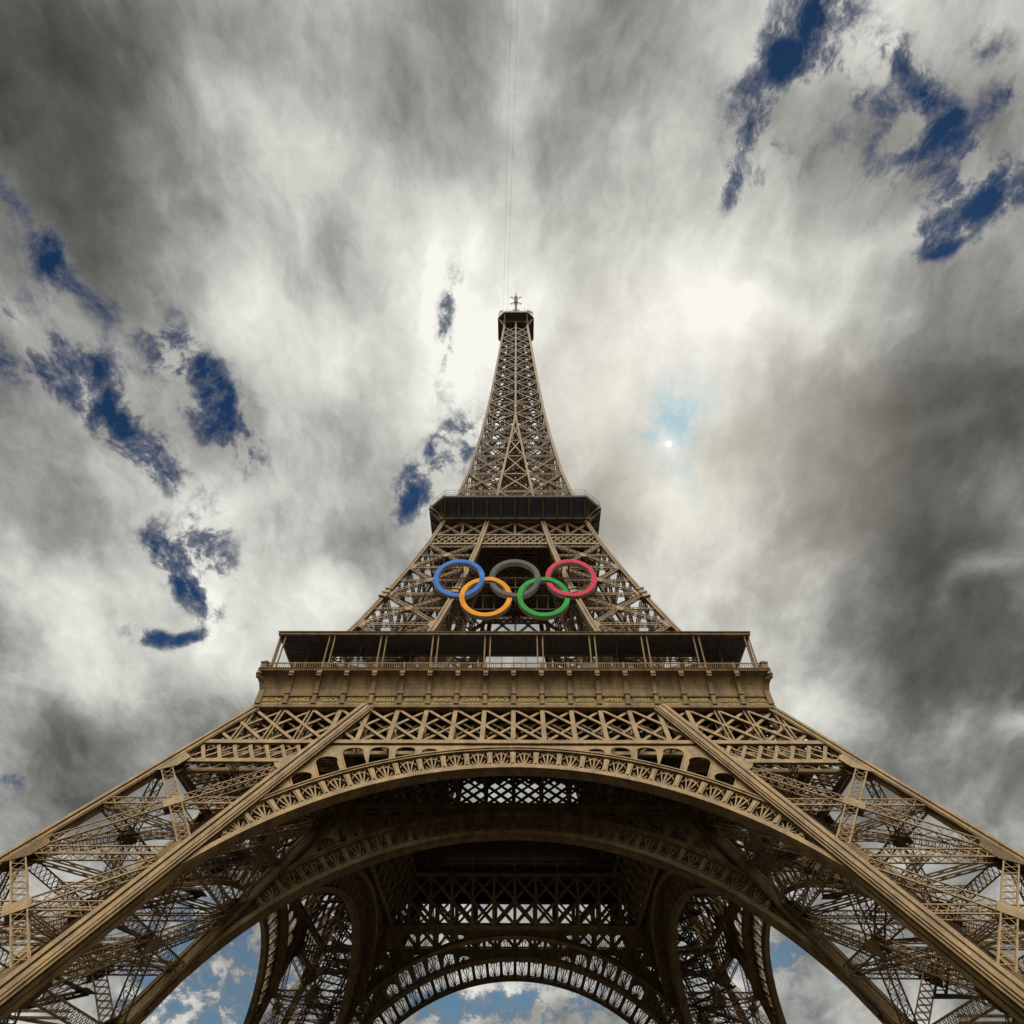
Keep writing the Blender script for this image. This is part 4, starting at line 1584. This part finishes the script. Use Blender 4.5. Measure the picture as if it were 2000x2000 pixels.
def ring_mesh(col):
    cx, cz, rowtop = RS[col]
    others = [(c, RS[c]) for c in RS if c != col]
    seg = 96
    # crossings with neighbouring rings, with the depth each needs: +1 in front, -1 behind
    cr = []
    for c, (x2, z2, _) in others:
        dx, dz = x2 - cx, z2 - cz
        d = math.hypot(dx, dz)
        R = (RO + RI) / 2
        if d < 2 * R:
            a = math.atan2(dz, dx)
            h = math.acos(d / 2 / R)
            for t in (a - h, a + h):
                z = cz + R * math.sin(t)
                low = z < (91.2 + 86.35) / 2
                # at the lower crossing the bottom-row ring lies in front for one neighbour, behind for the other
                front = {('blue', 'yellow'): not low, ('yellow', 'blue'): low, ('black', 'yellow'): low, ('yellow', 'black'): not low,
                         ('black', 'green'): not low, ('green', 'black'): low, ('red', 'green'): low, ('green', 'red'): not low}[(col, c)]
                cr.append((t, 1 if front else -1))
    vs, fs, mi = [], [], []
    for i in range(seg):
        t = 2 * math.pi * i / seg
        dy = 0.0
        for tc_, s in cr:
            dd = (t - tc_ + math.pi) % (2 * math.pi) - math.pi
            dy += s * 0.13 * math.exp(-(dd / 0.34) ** 2)
        f = -dy - 0.0
        c_, s_ = math.cos(t), math.sin(t)
        X, Z = cx - 0.0, cz - 83.0
        for r, yy in ((RO, f), (RI, f), (RI, f + TH), (RO, f + TH), (RO - 0.1, f - 0.05), (RI + 0.1, f - 0.05)):
            vs.append((X + r * c_, yy, Z + r * s_))
    for i in range(seg):
        j = (i + 1) % seg
        a, b = i * 6, j * 6
        fs += [(a + 4, a + 5, b + 5, b + 4), (a + 1, a + 2, b + 2, b + 1), (a + 3, a, b, b + 3), (a + 2, a + 3, b + 3, b + 2), (a + 0, a + 4, b + 4, b + 0), (a + 5, a + 1, b + 1, b + 5)]
        mi += [0, 1, 1, 1, 0, 0]
    mb = MB()
    mb.raw(vs, fs)
    mb.fm = mi
    o = mb.build('ring', [RINGC[col], STEEL], emb)
    o['label'] = {'blue': 'blue ring', 'black': 'black ring', 'red': 'red ring', 'yellow': 'orange yellow ring', 'green': 'green ring'}[col]
    bm = bmesh.new()
    bm.from_mesh(o.data)
    bmesh.ops.recalc_face_normals(bm, faces=bm.faces)
    bm.to_mesh(o.data)
    bm.free()


for c in RS:
    ring_mesh(c)
fr = MB()
for x0, x1, z in ((-6.4, -4.9, 90.6 - 83), (4.5, 6.2, 90.6 - 83), (-0.75, 0.5, 86.7 - 83)):
    fr.bar((x0, 0.5, z), (x1, 0.5, z), 0.45, 0.5, (0, 1, 0))
for x in (-10.6, -9.2, 9.2, 10.6):
    fr.bar((x, 1.0, 95.6 - 83), (x, 1.0 + 3.2, 95.6 - 83), 0.3, 0.3, (0, 0, 1))
    fr.bar((x, 1.0, 86.8 - 83), (x, 1.0 + 1.4, 86.8 - 83), 0.3, 0.3, (0, 0, 1))
for z in (92.6 - 83, 90.0 - 83, 87.9 - 83, 84.5 - 83):
    fr.bar((-14.5, 1.6, z), (14.5, 1.6, z), 0.18, 0.18, (0, 1, 0))
for i in range(-7, 8):
    fr.bar((i * 2.05, 1.7, 84.5 - 83), (i * 2.05, 1.7, 92.6 - 83), 0.12, 0.12, (0, 1, 0))
fr.build('support_frame', DARKIRON, emb)

# ================================================================ cables from the summit
for j, (x0, x1, x2, lab) in enumerate(((-4.68, -1.22, 1.5, 'thin steel cable running overhead from the tower summit, the left of two'),
                                       (-3.16, 0.79, 3.5, 'thin steel cable running overhead from the tower summit, the right of two'))):
    cbm = MB()
    P = [V3(x0 - 0.1, -6.9, 254.5), V3(x0, -13.97, 254.0), V3(x1, -105.1, 249.0), V3(x2, -330, 232.0), V3(x2 + 3, -620, 200.0), V3(x2 + 6, -900, 160)]
    pts = []
    for a, b in zip(P[:-1], P[1:]):
        pts += [a.lerp(b, t) for t in np.linspace(0, 1, 6)[:-1]]
    pts.append(P[-1])
    cbm.poly(pts, 0.05, 0.05, (0, 0, 1))
    tag(cbm.build('cable', CABLE), lab, 'cable', 'thin cables stretched from the summit')

# ================================================================ ground
gm = MB()
rad = 6000.0
k = 64
gm.raw([(rad * math.cos(2 * math.pi * i / k), rad * math.sin(2 * math.pi * i / k), 0) for i in range(k)], [tuple(range(k))])
tag(gm.build('ground', GROUND), 'sandy gravel ground under the tower', 'ground', kind='structure')
